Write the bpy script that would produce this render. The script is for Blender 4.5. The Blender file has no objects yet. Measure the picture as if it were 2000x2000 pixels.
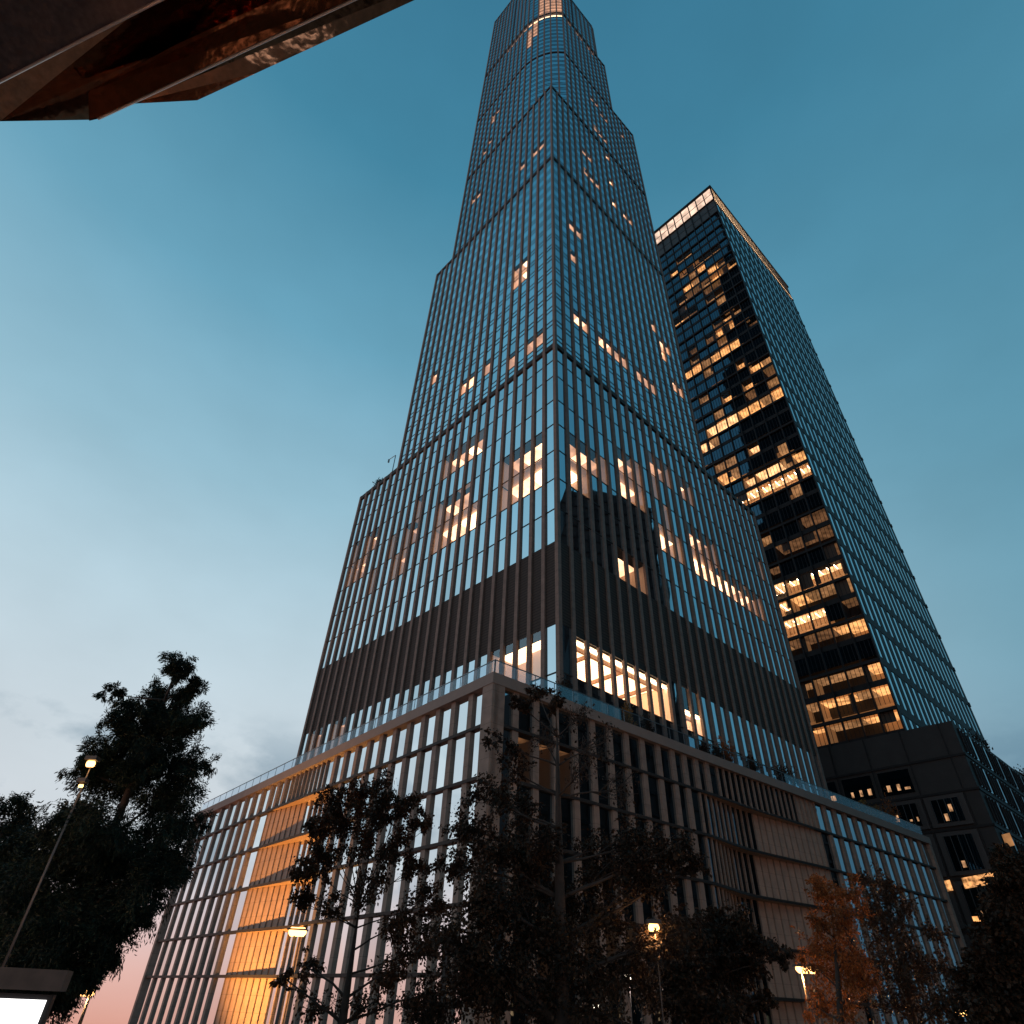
import bpy, math, random
import numpy as np
from mathutils import Vector
random.seed(7); rng = np.random.default_rng(7)
S = bpy.context.scene; COL = S.collection
# ------------------------------------------------------------------ camera model (measured from the photograph)
F, CX, CY, PITCH, ROLL = 1218.97, 998.5, 979.9, .681905, .045306
CAM = np.array([0, 0, 1.6])
_c, _s = math.cos(PITCH), math.sin(PITCH)
_r0 = np.array([1, 0, 0.]); _u0 = np.array([0, -_s, _c]); WV = np.array([0, _c, _s])
def gz(p): return 0. if (-24 < p[0] < 62 and p[1] < 46 and p[1] < 34 + (p[0] + 24)) else -7.
RV = math.cos(ROLL) * _r0 + math.sin(ROLL) * _u0; UV = -math.sin(ROLL) * _r0 + math.cos(ROLL) * _u0
def proj(P):
    d = np.asarray(P, float) - CAM; z = d @ WV
    return CX + F * (d @ RV) / z, CY - F * (d @ UV) / z, z
def ray(x, y):
    d = RV * (x - CX) / F - UV * (y - CY) / F + WV; return d / np.linalg.norm(d)
def at(x, y, hd):                       # surveyed point: direction of a pixel, horizontal distance hd
    d = ray(x, y); return CAM + d * (hd / math.hypot(d[0], d[1]))
def atz(x, y, z):
    d = ray(x, y); return CAM + d * ((z - 1.6) / d[2])
def onplane(x, y, P, n):
    d = ray(x, y); return CAM + d * (((P - CAM) @ n) / (d @ n))
def dirs(ps): return np.array([-math.cos(ps), math.sin(ps), 0]), np.array([math.sin(ps), math.cos(ps), 0])

# ------------------------------------------------------------------ materials
def mat(name, col, rough=.6, metal=0., noise=0., nscale=3., bump=0., bscale=20., spec=.5, joints=None, emit=None, estr=0.):
    m = bpy.data.materials.new(name); m.use_nodes = True; nt = m.node_tree; N = nt.nodes; L = nt.links
    b = N['Principled BSDF']; b.inputs['Roughness'].default_value = rough; b.inputs['Metallic'].default_value = metal
    b.inputs['Specular IOR Level'].default_value = spec
    tc = N.new('ShaderNodeTexCoord')
    src = None
    if noise > 0:
        n = N.new('ShaderNodeTexNoise'); n.inputs['Scale'].default_value = nscale; n.inputs['Detail'].default_value = 6
        L.new(tc.outputs['Object'], n.inputs['Vector'])
        r = N.new('ShaderNodeValToRGB'); r.color_ramp.elements[0].position = .3; r.color_ramp.elements[1].position = .7
        r.color_ramp.elements[0].color = (*[c * (1 - noise) for c in col], 1); r.color_ramp.elements[1].color = (*[min(1, c * (1 + noise)) for c in col], 1)
        L.new(n.outputs['Fac'], r.inputs['Fac']); src = r.outputs['Color']
    if joints:                          # horizontal joints every joints[0] metres, darkened by joints[1]
        sx = N.new('ShaderNodeSeparateXYZ'); L.new(tc.outputs['Object'], sx.inputs[0])
        mm = N.new('ShaderNodeMath'); mm.operation = 'FRACT'; md = N.new('ShaderNodeMath'); md.operation = 'DIVIDE'; md.inputs[1].default_value = joints[0]
        L.new(sx.outputs['Z'], md.inputs[0]); L.new(md.outputs[0], mm.inputs[0])
        g = N.new('ShaderNodeMath'); g.operation = 'LESS_THAN'; g.inputs[1].default_value = joints[2]; L.new(mm.outputs[0], g.inputs[0])
        mx = N.new('ShaderNodeMix'); mx.data_type = 'RGBA'; mx.inputs[7].default_value = (*[c * joints[1] for c in col], 1)
        if src: L.new(src, mx.inputs[6])
        else: mx.inputs[6].default_value = (*col, 1)
        L.new(g.outputs[0], mx.inputs[0]); src = mx.outputs[2]
    if src: L.new(src, b.inputs['Base Color'])
    else: b.inputs['Base Color'].default_value = (*col, 1)
    if bump > 0:
        n2 = N.new('ShaderNodeTexNoise'); n2.inputs['Scale'].default_value = bscale; n2.inputs['Detail'].default_value = 5
        L.new(tc.outputs['Object'], n2.inputs['Vector'])
        bp = N.new('ShaderNodeBump'); bp.inputs['Strength'].default_value = bump; L.new(n2.outputs['Fac'], bp.inputs['Height']); L.new(bp.outputs[0], b.inputs['Normal'])
    if emit: b.inputs['Emission Color'].default_value = (*emit, 1); b.inputs['Emission Strength'].default_value = estr
    return m
def emis(name, col, st, noise=0., nscale=.5):
    m = bpy.data.materials.new(name); m.use_nodes = True; nt = m.node_tree; N = nt.nodes; L = nt.links
    N.remove(N['Principled BSDF']); e = N.new('ShaderNodeEmission'); e.inputs[0].default_value = (*col, 1); e.inputs[1].default_value = st
    if noise:
        tc = N.new('ShaderNodeTexCoord'); n = N.new('ShaderNodeTexNoise'); n.inputs['Scale'].default_value = nscale; n.inputs['Detail'].default_value = 3
        L.new(tc.outputs['Object'], n.inputs['Vector']); mr = N.new('ShaderNodeMapRange')
        mr.inputs['From Min'].default_value = .35; mr.inputs['From Max'].default_value = .65; mr.inputs['To Min'].default_value = st * (1 - noise); mr.inputs['To Max'].default_value = st * (1 + noise)
        L.new(n.outputs['Fac'], mr.inputs['Value']); L.new(mr.outputs[0], e.inputs[1])
    L.new(e.outputs[0], N['Material Output'].inputs[0]); return m
def glass(name, tint, rough=.02, clear=0., bump=.0):
    """coated facade glass: tinted mirror; clear = share of light let through"""
    m = bpy.data.materials.new(name); m.use_nodes = True; nt = m.node_tree; N = nt.nodes; L = nt.links
    b = N['Principled BSDF']; b.inputs['Base Color'].default_value = (*tint, 1); b.inputs['Metallic'].default_value = 1; b.inputs['Roughness'].default_value = rough
    if bump:
        tc = N.new('ShaderNodeTexCoord'); n2 = N.new('ShaderNodeTexNoise'); n2.inputs['Scale'].default_value = .35; n2.inputs['Detail'].default_value = 1.5
        L.new(tc.outputs['Object'], n2.inputs['Vector'])
        bp = N.new('ShaderNodeBump'); bp.inputs['Strength'].default_value = bump; bp.inputs['Distance'].default_value = .2; L.new(n2.outputs['Fac'], bp.inputs['Height']); L.new(bp.outputs[0], b.inputs['Normal'])
    if clear:
        t = N.new('ShaderNodeBsdfTransparent'); t.inputs[0].default_value = (.95, .97, 1, 1); mx = N.new('ShaderNodeMixShader'); mx.inputs[0].default_value = clear
        L.new(b.outputs[0], mx.inputs[1]); L.new(t.outputs[0], mx.inputs[2]); L.new(mx.outputs[0], N['Material Output'].inputs[0])
    return m
M = dict(
    stone=mat('pier_limestone', (.140, .100, .080), .75, noise=.2, nscale=1.2, bump=.05, bscale=9, joints=(1.33, .55, .035)),
    podstone=mat('podium_limestone', (.185, .136, .108), .75, noise=.2, nscale=1.0, bump=.05, bscale=9, joints=(1.75, .6, .03)),
    panel=mat('podium_stone_panel', (.30, .205, .155), .7, noise=.16, nscale=.8, bump=.04, bscale=7, joints=(1.75, .6, .025)),
    bronze=mat('dark_bronze', (.022, .018, .016), .6, spec=.2, noise=.2, nscale=2),
    soffit=mat('soffit_panel', (.30, .20, .13), .6, noise=.06),
    coping=mat('coping_stone', (.17, .13, .108), .7, noise=.08, nscale=.6),
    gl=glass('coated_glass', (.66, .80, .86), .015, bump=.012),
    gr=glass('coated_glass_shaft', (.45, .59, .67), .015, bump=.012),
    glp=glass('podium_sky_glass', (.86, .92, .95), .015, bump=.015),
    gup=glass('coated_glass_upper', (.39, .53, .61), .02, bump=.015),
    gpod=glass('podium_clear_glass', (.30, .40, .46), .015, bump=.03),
    glit=glass('lit_room_glass', (.50, .60, .66), .015, clear=.70),
    glouv=mat('louver_metal', (.040, .031, .026), .65, spec=.15, noise=.15, nscale=2, joints=(.5, .45, .3)),
    core=mat('core_wall', (.03, .03, .032), .9, noise=.1),
    roof=mat('roof_surface', (.12, .12, .12), .9, noise=.1),
    warm=emis('warm_ceiling', (1, .53, .28), 3.4, .35, .4),
    warmdim=emis('dim_warm_ceiling', (1, .47, .24), 1.2, .4, .4),
    warmbright=emis('bright_ceiling', (1, .57, .30), 5.5, .25, .25),
    cove=emis('cove_light', (1, .74, .48), 14),
    roomwall=mat('room_wall', (.42, .32, .25), .8, emit=(1, .58, .34), estr=.10),  # walls glow faintly in place of light bouncing in the room
    amber=emis('amber_ceiling', (1, .43, .14), 1.35, .5, .35),
    amberbright=emis('amber_bright_ceiling', (1, .50, .21), 2.0, .4, .35),
    amberlow2=emis('amber_soft_glow', (1, .45, .16), .8, .7, 1.2),
    amberlow=emis('amber_low_ceiling', (1, .46, .18), .42, .5, .3), blind=mat('roller_blind', (.10, .075, .055), .9),
    amberdim=emis('amber_dim_ceiling', (.9, .40, .17), .18, .5, .35),
    crownlit=emis('lit_crown_panel', (1, .69, .52), 1.05, .35, .22),
    crownlit2=emis('lit_crown_fin_glow', (1, .60, .32), 2.2, .3, .4),
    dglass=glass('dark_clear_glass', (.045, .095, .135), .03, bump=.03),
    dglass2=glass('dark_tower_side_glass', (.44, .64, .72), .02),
    dglit=glass('dark_tower_lit_glass', (.07, .09, .10), .02, clear=.85),
    dmetal=mat('blackened_metal', (.012, .0125, .014), .6, metal=.0, spec=.2, noise=.2, nscale=.7),
    sidewall=mat('side_wall', (.03, .032, .035), .6, noise=.3, nscale=.3, joints=(5.3, .4, .2)),
    frame=mat('grey_frame', (.022, .022, .023), .5, noise=.1),
    dstone=mat('dark_precast', (.014, .013, .013), .7, noise=.25, nscale=.5, bump=.06, bscale=3),
    rail=glass('balustrade_glass', (.50, .62, .68), .02, clear=.88),
    podglow=emis('podium_dim_glow', (.8, .85, .7), .16, .8, .6), crowndark=mat('crown_dark_panel', (.05, .048, .047), .5, metal=.3, noise=.3, nscale=.3),
    dkroom=mat('dark_tower_room_wall', (.4, .25, .14), .8, emit=(1, .5, .2), estr=.12), lampdim=emis('small_window_lamp', (1, .52, .25), .5, .7, .8),  # dkroom: faint amber glow in the walls stands in for room light
    steel=mat('rail_steel', (.16, .17, .18), .4, metal=.8, noise=.1),
)

# ------------------------------------------------------------------ mesh helpers
class MB:
    def __init__(s): s.v = []; s.f = []
    def quad(s, a, b, c, d):
        i = len(s.v); s.v += [tuple(a), tuple(b), tuple(c), tuple(d)]; s.f.append((i, i + 1, i + 2, i + 3)); return s
    def hexa(s, p):                     # p: 4 bottom, 4 top (same order)
        i = len(s.v); s.v += [tuple(q) for q in p]
        s.f += [(i, i + 3, i + 2, i + 1), (i + 4, i + 5, i + 6, i + 7)] + [(i + k, i + (k + 1) % 4, i + 4 + (k + 1) % 4, i + 4 + k) for k in range(4)]; return s
    def box(s, O, d, n, s0, s1, o0, o1, z0, z1):
        P = lambda a, o, z: O + a * d + o * n + np.array([0, 0, z])
        return s.hexa([P(s0, o1, z0), P(s1, o1, z0), P(s1, o0, z0), P(s0, o0, z0), P(s0, o1, z1), P(s1, o1, z1), P(s1, o0, z1), P(s0, o0, z1)])
    def abox(s, c, sz):
        c = np.array(c, float); h = np.array(sz) / 2
        return s.box(np.array([c[0], c[1], 0]), np.array([1, 0, 0.]), np.array([0, 1., 0]), -h[0], h[0], -h[1], h[1], c[2] - h[2], c[2] + h[2])
    def prism(s, pts, z0, z1):
        i = len(s.v); n = len(pts); s.v += [(p[0], p[1], z0) for p in pts] + [(p[0], p[1], z1) for p in pts]
        s.f += [tuple(range(i + n - 1, i - 1, -1)), tuple(range(i + n, i + 2 * n))] + [(i + k, i + (k + 1) % n, i + n + (k + 1) % n, i + n + k) for k in range(n)]; return s
    def tube(s, pts, rad, k=6):
        pts = [np.array(p, float) for p in pts]; rings = []
        for j, p in enumerate(pts):
            t = pts[min(j + 1, len(pts) - 1)] - pts[max(j - 1, 0)]; t = t / (np.linalg.norm(t) + 1e-9)
            a = np.cross(t, [0, 0, 1.] if abs(t[2]) < .9 else [1., 0, 0]); a /= np.linalg.norm(a); b = np.cross(t, a)
            i = len(s.v); r = rad[j] if hasattr(rad, '__len__') else rad
            for q in range(k):
                w = 2 * math.pi * q / k; s.v.append(tuple(p + r * (math.cos(w) * a + math.sin(w) * b)))
            rings.append(i)
        for i, j in zip(rings[:-1], rings[1:]):
            for q in range(k): s.f.append((i + q, i + (q + 1) % k, j + (q + 1) % k, j + q))
        s.f.append(tuple(rings[0] + q for q in range(k - 1, -1, -1))); s.f.append(tuple(rings[-1] + q for q in range(k))); return s
def link(name, mb, m, parent=None, smooth=False):
    me = bpy.data.meshes.new(name); me.from_pydata(mb.v, [], mb.f); me.materials.append(m); me.update()
    if smooth: me.polygons.foreach_set('use_smooth', [True] * len(me.polygons))
    o = bpy.data.objects.new(name, me); COL.objects.link(o)
    if parent: o.parent = parent; o.matrix_parent_inverse = parent.matrix_world.inverted()
    return o
def tag(o, label=None, cat=None, group=None, kind=None):
    for k, v in (('label', label), ('category', cat), ('group', group), ('kind', kind)):
        if v: o[k] = v
    return o
def thing(name, label, cat, loc=(0, 0, 0), group=None):
    o = bpy.data.objects.new(name, None); COL.objects.link(o); o.location = loc; o.empty_display_size = .5
    o.matrix_world = __import__('mathutils').Matrix.Translation(loc); return tag(o, label, cat, group)
def screen_area(v):
    a = np.array(v, float) - CAM; z = a @ WV
    if z.min() < .1: return 0
    x = CX + F * (a @ RV) / z; y = CY - F * (a @ UV) / z
    x = np.clip(x, 0, 2000); y = np.clip(y, 0, 2000); i = np.lexsort((y, x))
    return (x.max() - x.min()) * (y.max() - y.min())
GV = {}
def variant(m):
    if not m.name.startswith('coated') and not m.name.startswith('podium_sky'): return m
    if m.name not in GV:
        L = [m, m]
        for f_, r_ in ((.86, .02), (.93, .03), (1.07, .012)):
            t = m.node_tree.nodes['Principled BSDF'].inputs['Base Color'].default_value; L.append(glass(m.name + '_pane', tuple(min(1, c * f_) for c in t[:3]), r_, bump=.02))
        GV[m.name] = L
    return random.choice(GV[m.name])
class Parts:
    """collects the parts of one building; per name the 100 that show largest become own objects, the rest one 'stuff' part per material"""
    def __init__(s, root): s.root = root; s.d = {}
    def add(s, name, mb, m): s.d.setdefault(name, []).append((screen_area(mb.v), mb, m))
    def build(s, cap=98):
        for name, L in s.d.items():
            L.sort(key=lambda t: -t[0])
            for a, mb, m in L[:cap]: link(name, mb, m, s.root)
            rest = L[cap:]
            if rest:
                mats = []; V = []; Fc = []; mi = []
                for a, mb, m in rest:
                    if m not in mats: mats.append(m)
                    o = len(V); V += mb.v; Fc += [tuple(i + o for i in f) for f in mb.f]; mi += [mats.index(m)] * len(mb.f)
                me = bpy.data.meshes.new(name); me.from_pydata(V, [], Fc)
                for m in mats: me.materials.append(m)
                me.polygons.foreach_set('material_index', mi); me.update()
                ob = bpy.data.objects.new(name, me); COL.objects.link(ob); ob.parent = s.root; ob.matrix_parent_inverse = s.root.matrix_world.inverted(); ob['kind'] = 'stuff'
def segs(nodes, out):
    """plan polyline -> list of (P0, dir, outward normal, length)"""
    R = []
    for a, b in zip(nodes[:-1], nodes[1:]):
        d = b - a; L = np.linalg.norm(d); d = d / L; n = np.array([d[1], -d[0], 0])
        if n @ out < 0: n = -n
        R.append((a, d, n, L))
    return R
def pane(mb, a, d, n, s0, s1, z0, z1, o=0., wob=.012):
    P = lambda s, z: a + s * d + (o + random.uniform(-wob, wob)) * n + np.array([0, 0, z])
    return mb.quad(P(s0, z0), P(s1, z0), P(s1, z1), P(s0, z1))

# ------------------------------------------------------------------ the skyscraper
tL, tR = dirs(.83595); uL, uR = dirs(.89818)
T = np.array([7.58, 79.816, 0.]); PC = np.array([-.981, 65.326, 0.])
sky = thing('skyscraper', 'tall stepped glass tower with brown stone piers and wide podium, tallest in the middle', 'building', tuple(T * [1, 1, 0] + [20, 40, 0]))
SP = Parts(sky)
BL, BR = 2.91, 2.923
def room(nodes, out, z0, z1, depth, ceil, bands=None, sof=.22, wallmat=None, d0=1.8):
    """a lit room behind the panes between nodes[0] and nodes[-1]: ceiling, back and side walls"""
    a = nodes[0]; b = nodes[-1]; d = b - a; L = np.linalg.norm(d); d /= L; n = np.array([d[1], -d[0], 0])
    if n @ out < 0: n = -n
    if z1 - z0 < 5.2: d0 = min(d0, .7)
    P = lambda s, o, z: a + s * d - o * n + np.array([0, 0, z]); e = .1
    cl_ = ceil if isinstance(ceil, list) else [ceil]; nc = len(cl_)
    for q_i, c_m in enumerate(cl_):
        xa, xb = max(e, L * q_i / nc), min(L - e, L * (q_i + 1) / nc); m = MB(); m.quad(P(xa, d0, z1 - .05), P(xb, d0, z1 - .05), P(xb, depth, z1 - .05), P(xa, depth, z1 - .05)); SP_cur.add('lit_ceiling', m, c_m)
    w = MB(); w.quad(P(e, depth, z0), P(L - e, depth, z0), P(L - e, depth, z1), P(e, depth, z1))
    w.quad(P(e, .15, z0), P(e, depth, z0), P(e, depth, z1), P(e, .15, z1)); w.quad(P(L - e, .15, z0), P(L - e, depth, z0), P(L - e, depth, z1), P(L - e, .15, z1))
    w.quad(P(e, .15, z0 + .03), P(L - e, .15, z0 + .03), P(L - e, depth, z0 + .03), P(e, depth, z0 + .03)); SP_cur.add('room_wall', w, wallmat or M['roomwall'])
    if bands:
        for k in range(bands):
            s = L * (k + .5) / bands; q = MB(); q.quad(P(s - .12, 1.4, z1 - .2), P(s + .12, 1.4, z1 - .2), P(s + .12, depth - .8, z1 - .2), P(s - .12, depth - .8, z1 - .2)); SP_cur.add('light_strip', q, M['cove'])
SP_cur = SP
def tier(nodes, out, z0, z1, zl, glm, lit, pw=.78, pd=.62, double=0., louv=None, topband=True, bandh=1.25, ends=True, rooms=True):
    """one face of a tier. nodes: plan points at the piers; zl: storey lines; lit: {(bay, storey): ceiling material}"""
    sg = segs(nodes, out); N = len(nodes)
    for i, p in enumerate(nodes):       # piers
        n = sg[min(i, N - 2)][2] if i in (0, N - 1) else (sg[i - 1][2] + sg[i][2]) / 2; n = n / np.linalg.norm(n); d = np.array([-n[1], n[0], 0])
        if (i == 0 or i == N - 1) and not ends: continue
        m = MB().box(p, d, n, -pw / 2, pw / 2, -.15, pd, z0, z1); SP_cur.add('pier', m, M['stone'])
    zz = [z0] + [z for z in zl if z0 < z < z1] + [z1]
    for i, (a, d, n, L) in enumerate(sg):
        k = 0
        for za, zb in zip(zz[:-1], zz[1:]):
            m = MB()
            if louv and louv[0] - .1 <= za and zb <= louv[1] + .1: m.quad(*[a + s * d + .05 * n + np.array([0, 0, z]) for s, z in ((0, za), (L, za), (L, zb), (0, zb))]); SP_cur.add('louver_panel', m, M['glouv'])
            else: pane(m, a, d, n, pw / 2 - .02, L - pw / 2 + .02, za, zb); SP_cur.add('lit_window' if (i, k) in lit else 'window', m, M['glit'] if (i, k) in lit else variant(glm))
            k += 1
    # storey bars
    for z in zz[1:-1]:
        for dz in ((0, double) if double else (0,)):
            m = MB()
            for a, d, n, L in sg: m.box(a, d, n, pw / 2, L - pw / 2, -.02, .07, z + dz - .09, z + dz + .09)
            SP_cur.add('storey_bar', m, M['bronze'])
    if topband:
        m = MB()
        for a, d, n, L in sg: m.box(a, d, n, 0, L, -.2, pd - .06, z1 - bandh, z1 - .02)
        SP_cur.add('cornice_band', m, M['bronze'])
    if rooms:                           # rooms behind contiguous lit panes
        keys = sorted(lit, key=lambda t: (t[1], t[0])); j = 0
        while j < len(keys):
            e = j
            while e + 1 < len(keys) and keys[e + 1][1] == keys[j][1] and keys[e + 1][0] == keys[e][0] + 1 and z0 < 300: e += 1
            b0, k = keys[j]; b1 = keys[e][0]
            if k < len(zz) - 1 and b1 < N - 1: room(nodes[b0:b1 + 2], out, zz[k], zz[k + 1] - .35, min(5.6, 1.1 * (zz[k + 1] - zz[k])), [lit[q] for q in keys[j:e + 1]])
            j = e + 1
def Lnodes(nb, b0=0): return [T + BL * i * tL for i in range(b0, nb + 1)]
def Rnodes(nb, b0=0): return [T + BR * i * tR for i in range(b0, nb + 1)]
W, WD, WB = M['warm'], M['warmdim'], M['warmbright']
# tier B -------------------------------------------------
zB = [37.3, 44.7, 59.0, 65.7, 72.3, 79., 85.7, 92.3, 99.3, 104.3]
def storey(z, z0, zl, z1):
    zz = [z0] + [q for q in zl if z0 < q < z1] + [z1]
    return max(k for k in range(len(zz) - 1) if zz[k] <= z)
def litmap(L, z0, zl, z1): return {(b, storey(z, z0, zl, z1)): m for b, z, m in L}
litBL = [(1, 81, WB), (2, 81, W), (3, 81, W), (4, 81, WD), (1, 75, WB), (2, 75, WB), (3, 75, W), (4, 75, W), (7, 94, WB), (8, 94, WD), (9, 94, WB), (10, 94, WD), (11, 94, W),
         (14, 87, WD), (7, 74, W), (8, 74, WB), (9, 74, WB), (10, 74, W), (11, 74, W), (8, 80, WD), (9, 80, WD), (10, 80, WD), (11, 80, W), (21, 86, W), (20, 86, W), (23, 87, WD), (23, 80, WD), (22, 80, W), (21, 80, W), (17, 80, WD), (14, 80, WD), (15, 80, WD), (16, 73, WD), (15, 73, W), (19, 74, WD)]
litBR = [(1, 81, WB), (2, 81, WD), (3, 81, W), (1, 75, WB), (2, 75, WB), (4, 80, WD), (6, 88, W), (7, 88, W), (8, 88, WD), (6, 80, WB), (7, 80, W), (8, 80, W), (10, 94, W), (11, 94, WD), (12, 94, WD), (14, 94, WD), (15, 94, W), (10, 86, WD),
         (11, 80, WD), (5, 61, W), (6, 61, W), (7, 61, W), (10, 74, WB), (11, 74, WB), (12, 74, WB), (14, 74, WB), (15, 74, WB), (16, 74, WB), (17, 74, W), (18, 74, W), (19, 74, W), (20, 74, WB), (21, 74, W), (22, 74, WD), (23, 74, W), (14, 81, WD), (15, 81, WD), (16, 81, W), (17, 81, WD), (25, 87, WD)]
nl, nr = Lnodes(25), Rnodes(27)
mL = litmap(litBL, 29.4, zB, 109.5); mR = litmap(litBR, 29.4, zB, 109.5)
for b in (1, 2, 3, 4): mL[(b, 1)] = WB
for b in (19, 20, 22, 23): mL[(b, 1)] = WD
_ = 0
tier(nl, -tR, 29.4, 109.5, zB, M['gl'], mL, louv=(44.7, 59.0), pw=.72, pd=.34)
LR = (44.7, 59.0); restaurant = {(b, 1) for b in range(1, 9)} | {(10, 1), (11, 1)}
for k in restaurant: mR[k] = None
sg_rooms = {k: v for k, v in mR.items() if v is not None}
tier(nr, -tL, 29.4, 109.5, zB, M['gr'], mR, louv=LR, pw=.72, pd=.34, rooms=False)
def roomset(nodes, out, z0, z1, zl, lit):
    zz = [z0] + [z for z in zl if z0 < z < z1] + [z1]; keys = sorted(lit, key=lambda t: (t[1], t[0])); j = 0
    while j < len(keys):
        e = j
        while e + 1 < len(keys) and keys[e + 1][1] == keys[j][1] and keys[e + 1][0] == keys[e][0] + 1 and keys[e + 1][0] != 9999: e += 1
        b0, k = keys[j]; b1 = keys[e][0]; room(nodes[b0:b1 + 2], out, zz[k], zz[k + 1] - .35, 5.6, [lit[q] for q in keys[j:e + 1]]); j = e + 1
roomset(nr, -tL, 29.4, 109.5, zB, sg_rooms)
# the restaurant: glowing coffered ceiling with beams, seen through the tall panes
def restaurant_room(b0, b1, z0, z1, depth, nb):
    a = nr[b0]; L = BR * (b1 - b0); P = lambda s, o, z: a + s * tR + o * tL + np.array([0, 0, z])
    m = MB().quad(P(.1, .3, z1 - .1), P(L - .1, .3, z1 - .1), P(L - .1, depth, z1 - .1), P(.1, depth, z1 - .1)); SP.add('restaurant_ceiling', m, M['warmbright'])
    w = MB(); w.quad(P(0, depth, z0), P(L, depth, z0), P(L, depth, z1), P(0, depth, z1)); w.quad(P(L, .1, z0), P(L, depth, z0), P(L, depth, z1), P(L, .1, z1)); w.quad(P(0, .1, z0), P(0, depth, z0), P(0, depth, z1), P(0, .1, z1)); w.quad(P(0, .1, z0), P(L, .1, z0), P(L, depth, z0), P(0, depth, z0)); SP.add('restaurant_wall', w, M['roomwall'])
    q = MB().quad(P(.1, .25, z1 - .5), P(L - .1, .25, z1 - .5), P(L - .1, .75, z1 - .5), P(.1, .75, z1 - .5)); SP.add('cove_light', q, M['cove'])
    b = MB().box(P(0, 0, 0), tR, -tL, .1, L - .1, -2.0, -1.55, z1 - .75, z1 - .12)
    b2 = MB().box(P(0, 0, 0), tR, -tL, .1, L - .1, -4.6, -4.3, z1 - .6, z1 - .12)
    SP.add('ceiling_beam', b, M['panel'])
    for k in range(nb):
        s = L * (k + .75) / nb
        SP.add('ceiling_beam', MB().box(P(0, 0, 0), tR, -tL, s - .2, s + .2, -depth, -2.05, z1 - .7, z1 - .12), M['panel'])
        SP.add('cove_light', MB().quad(P(s + .3, 2.3, z1 - .3), P(s + .6, 2.3, z1 - .3), P(s + .6, depth - .5, z1 - .3), P(s + .3, depth - .5, z1 - .3)), M['cove'])
M['roomwall'] = mat('restaurant_wall', (.75, .58, .44), .8, emit=(1, .6, .36), estr=.3)  # restaurant walls carry their own glow instead of received light
restaurant_room(1, 9, 36.3, 43.6, 9.5, 3); restaurant_room(10, 12, 35, 41.0, 6, 1)
SP.add('sill_panel', MB().box(nr[0], tR, -tL, .4, BR * 27 - .4, -.1, .12, 29.4, 36.2), M['gr'])
SP.add('sill_panel', MB().box(nr[1], tR, -tL, 0, BR * 8, .0, .16, 43.7, 44.7), M['bronze'])
# tiers C..G ----------------------------------------------
PIT = 5.33
def zrange(z0, z1): return [z for z in [160.7 - PIT * 12 + PIT * k for k in range(90)] if z0 + 1 < z < z1 - 1.6]
zC = zrange(109.5, 201)
kw = dict(pw=.66, pd=.30, double=-1.5)
litC = litmap([(15, 135, W), (9, 119, W), (10, 119, W), (7, 119, WD), (4, 118, WD), (2, 118, WD), (1, 118, WD), (3, 155, WB), (4, 155, WD), (3, 145, WB), (4, 145, WD)], 109.5, zC, 201)
litCR = litmap([(15, 155, WB), (16, 154, W), (15, 149, WB), (14, 160, W), (3, 124, W), (2, 124, WD), (5, 124, WD), (6, 124, W), (7, 124, WD), (8, 124, WD), (10, 124, WD), (11, 124, WD), (12, 124, WD), (2, 170, WD), (3, 170, WD), (2, 154, WD), (16, 135, WB), (17, 135, WD)], 109.5, zC, 201)
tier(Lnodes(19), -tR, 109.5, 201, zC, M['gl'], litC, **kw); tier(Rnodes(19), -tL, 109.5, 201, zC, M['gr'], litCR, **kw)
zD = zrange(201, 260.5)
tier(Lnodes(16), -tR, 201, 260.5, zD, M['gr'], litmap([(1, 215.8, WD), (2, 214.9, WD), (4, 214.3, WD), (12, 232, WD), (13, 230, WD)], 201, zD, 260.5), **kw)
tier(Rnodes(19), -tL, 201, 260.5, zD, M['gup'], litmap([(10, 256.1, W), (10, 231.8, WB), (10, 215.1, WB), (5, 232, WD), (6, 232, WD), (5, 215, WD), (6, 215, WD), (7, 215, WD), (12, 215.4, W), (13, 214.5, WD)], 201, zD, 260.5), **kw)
def curved(nbleft):
    th = math.radians(53.13); arc = [T + (18 - 22.5 * math.sin(th * k / 7)) * tL + 22.5 * (1 - math.cos(th * k / 7)) * tR for k in range(7, -1, -1)]
    return arc + [T + (18 + (BL * nbleft - 18) * k / (nbleft - 6)) * tL for k in range(1, nbleft - 5)]
def rfrom(s1, n): return [T + (9 + (s1 - 9) * k / n) * tR for k in range(n + 1)]
zE = zrange(260.5, 321); zF = zrange(321, 381); zG = zrange(381, 700)
cn = curved(16)
tier(cn, -tR, 260.5, 321, zE, M['gr'], {(k, j): WD for k, j in ((12, 7), (12, 8), (11, 8), (8, 0), (9, 0), (13, 2), (12, 3))}, **kw)
tier(rfrom(55.54, 16), -tL, 260.5, 321, zE, M['gup'], {(k, j): WD for k, j in ((5, 8), (6, 8), (7, 7), (8, 7), (5, 2), (6, 2), (7, 2), (12, 8))}, **kw)
nF = len(zF) - 1
tier(cn, -tR, 321, 381, zF, M['gup'], {**{(k, nF): WB for k in range(0, 6)}, **{(k, nF): W for k in range(6, 11)}, **{(5, j): WD for j in range(4, 9)}, **{(4, j): WD for j in range(6, 10)}}, **kw)
tier(rfrom(40.5, 11), -tL, 321, 381, zF, M['gup'], {(k, nF): W for k in (1, 3, 4, 6, 7)}, **kw)
tier([p for p in cn if (p - T) @ tL > 26], -tR, 381, 480, zG, M['gup'], {}, **kw)
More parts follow.
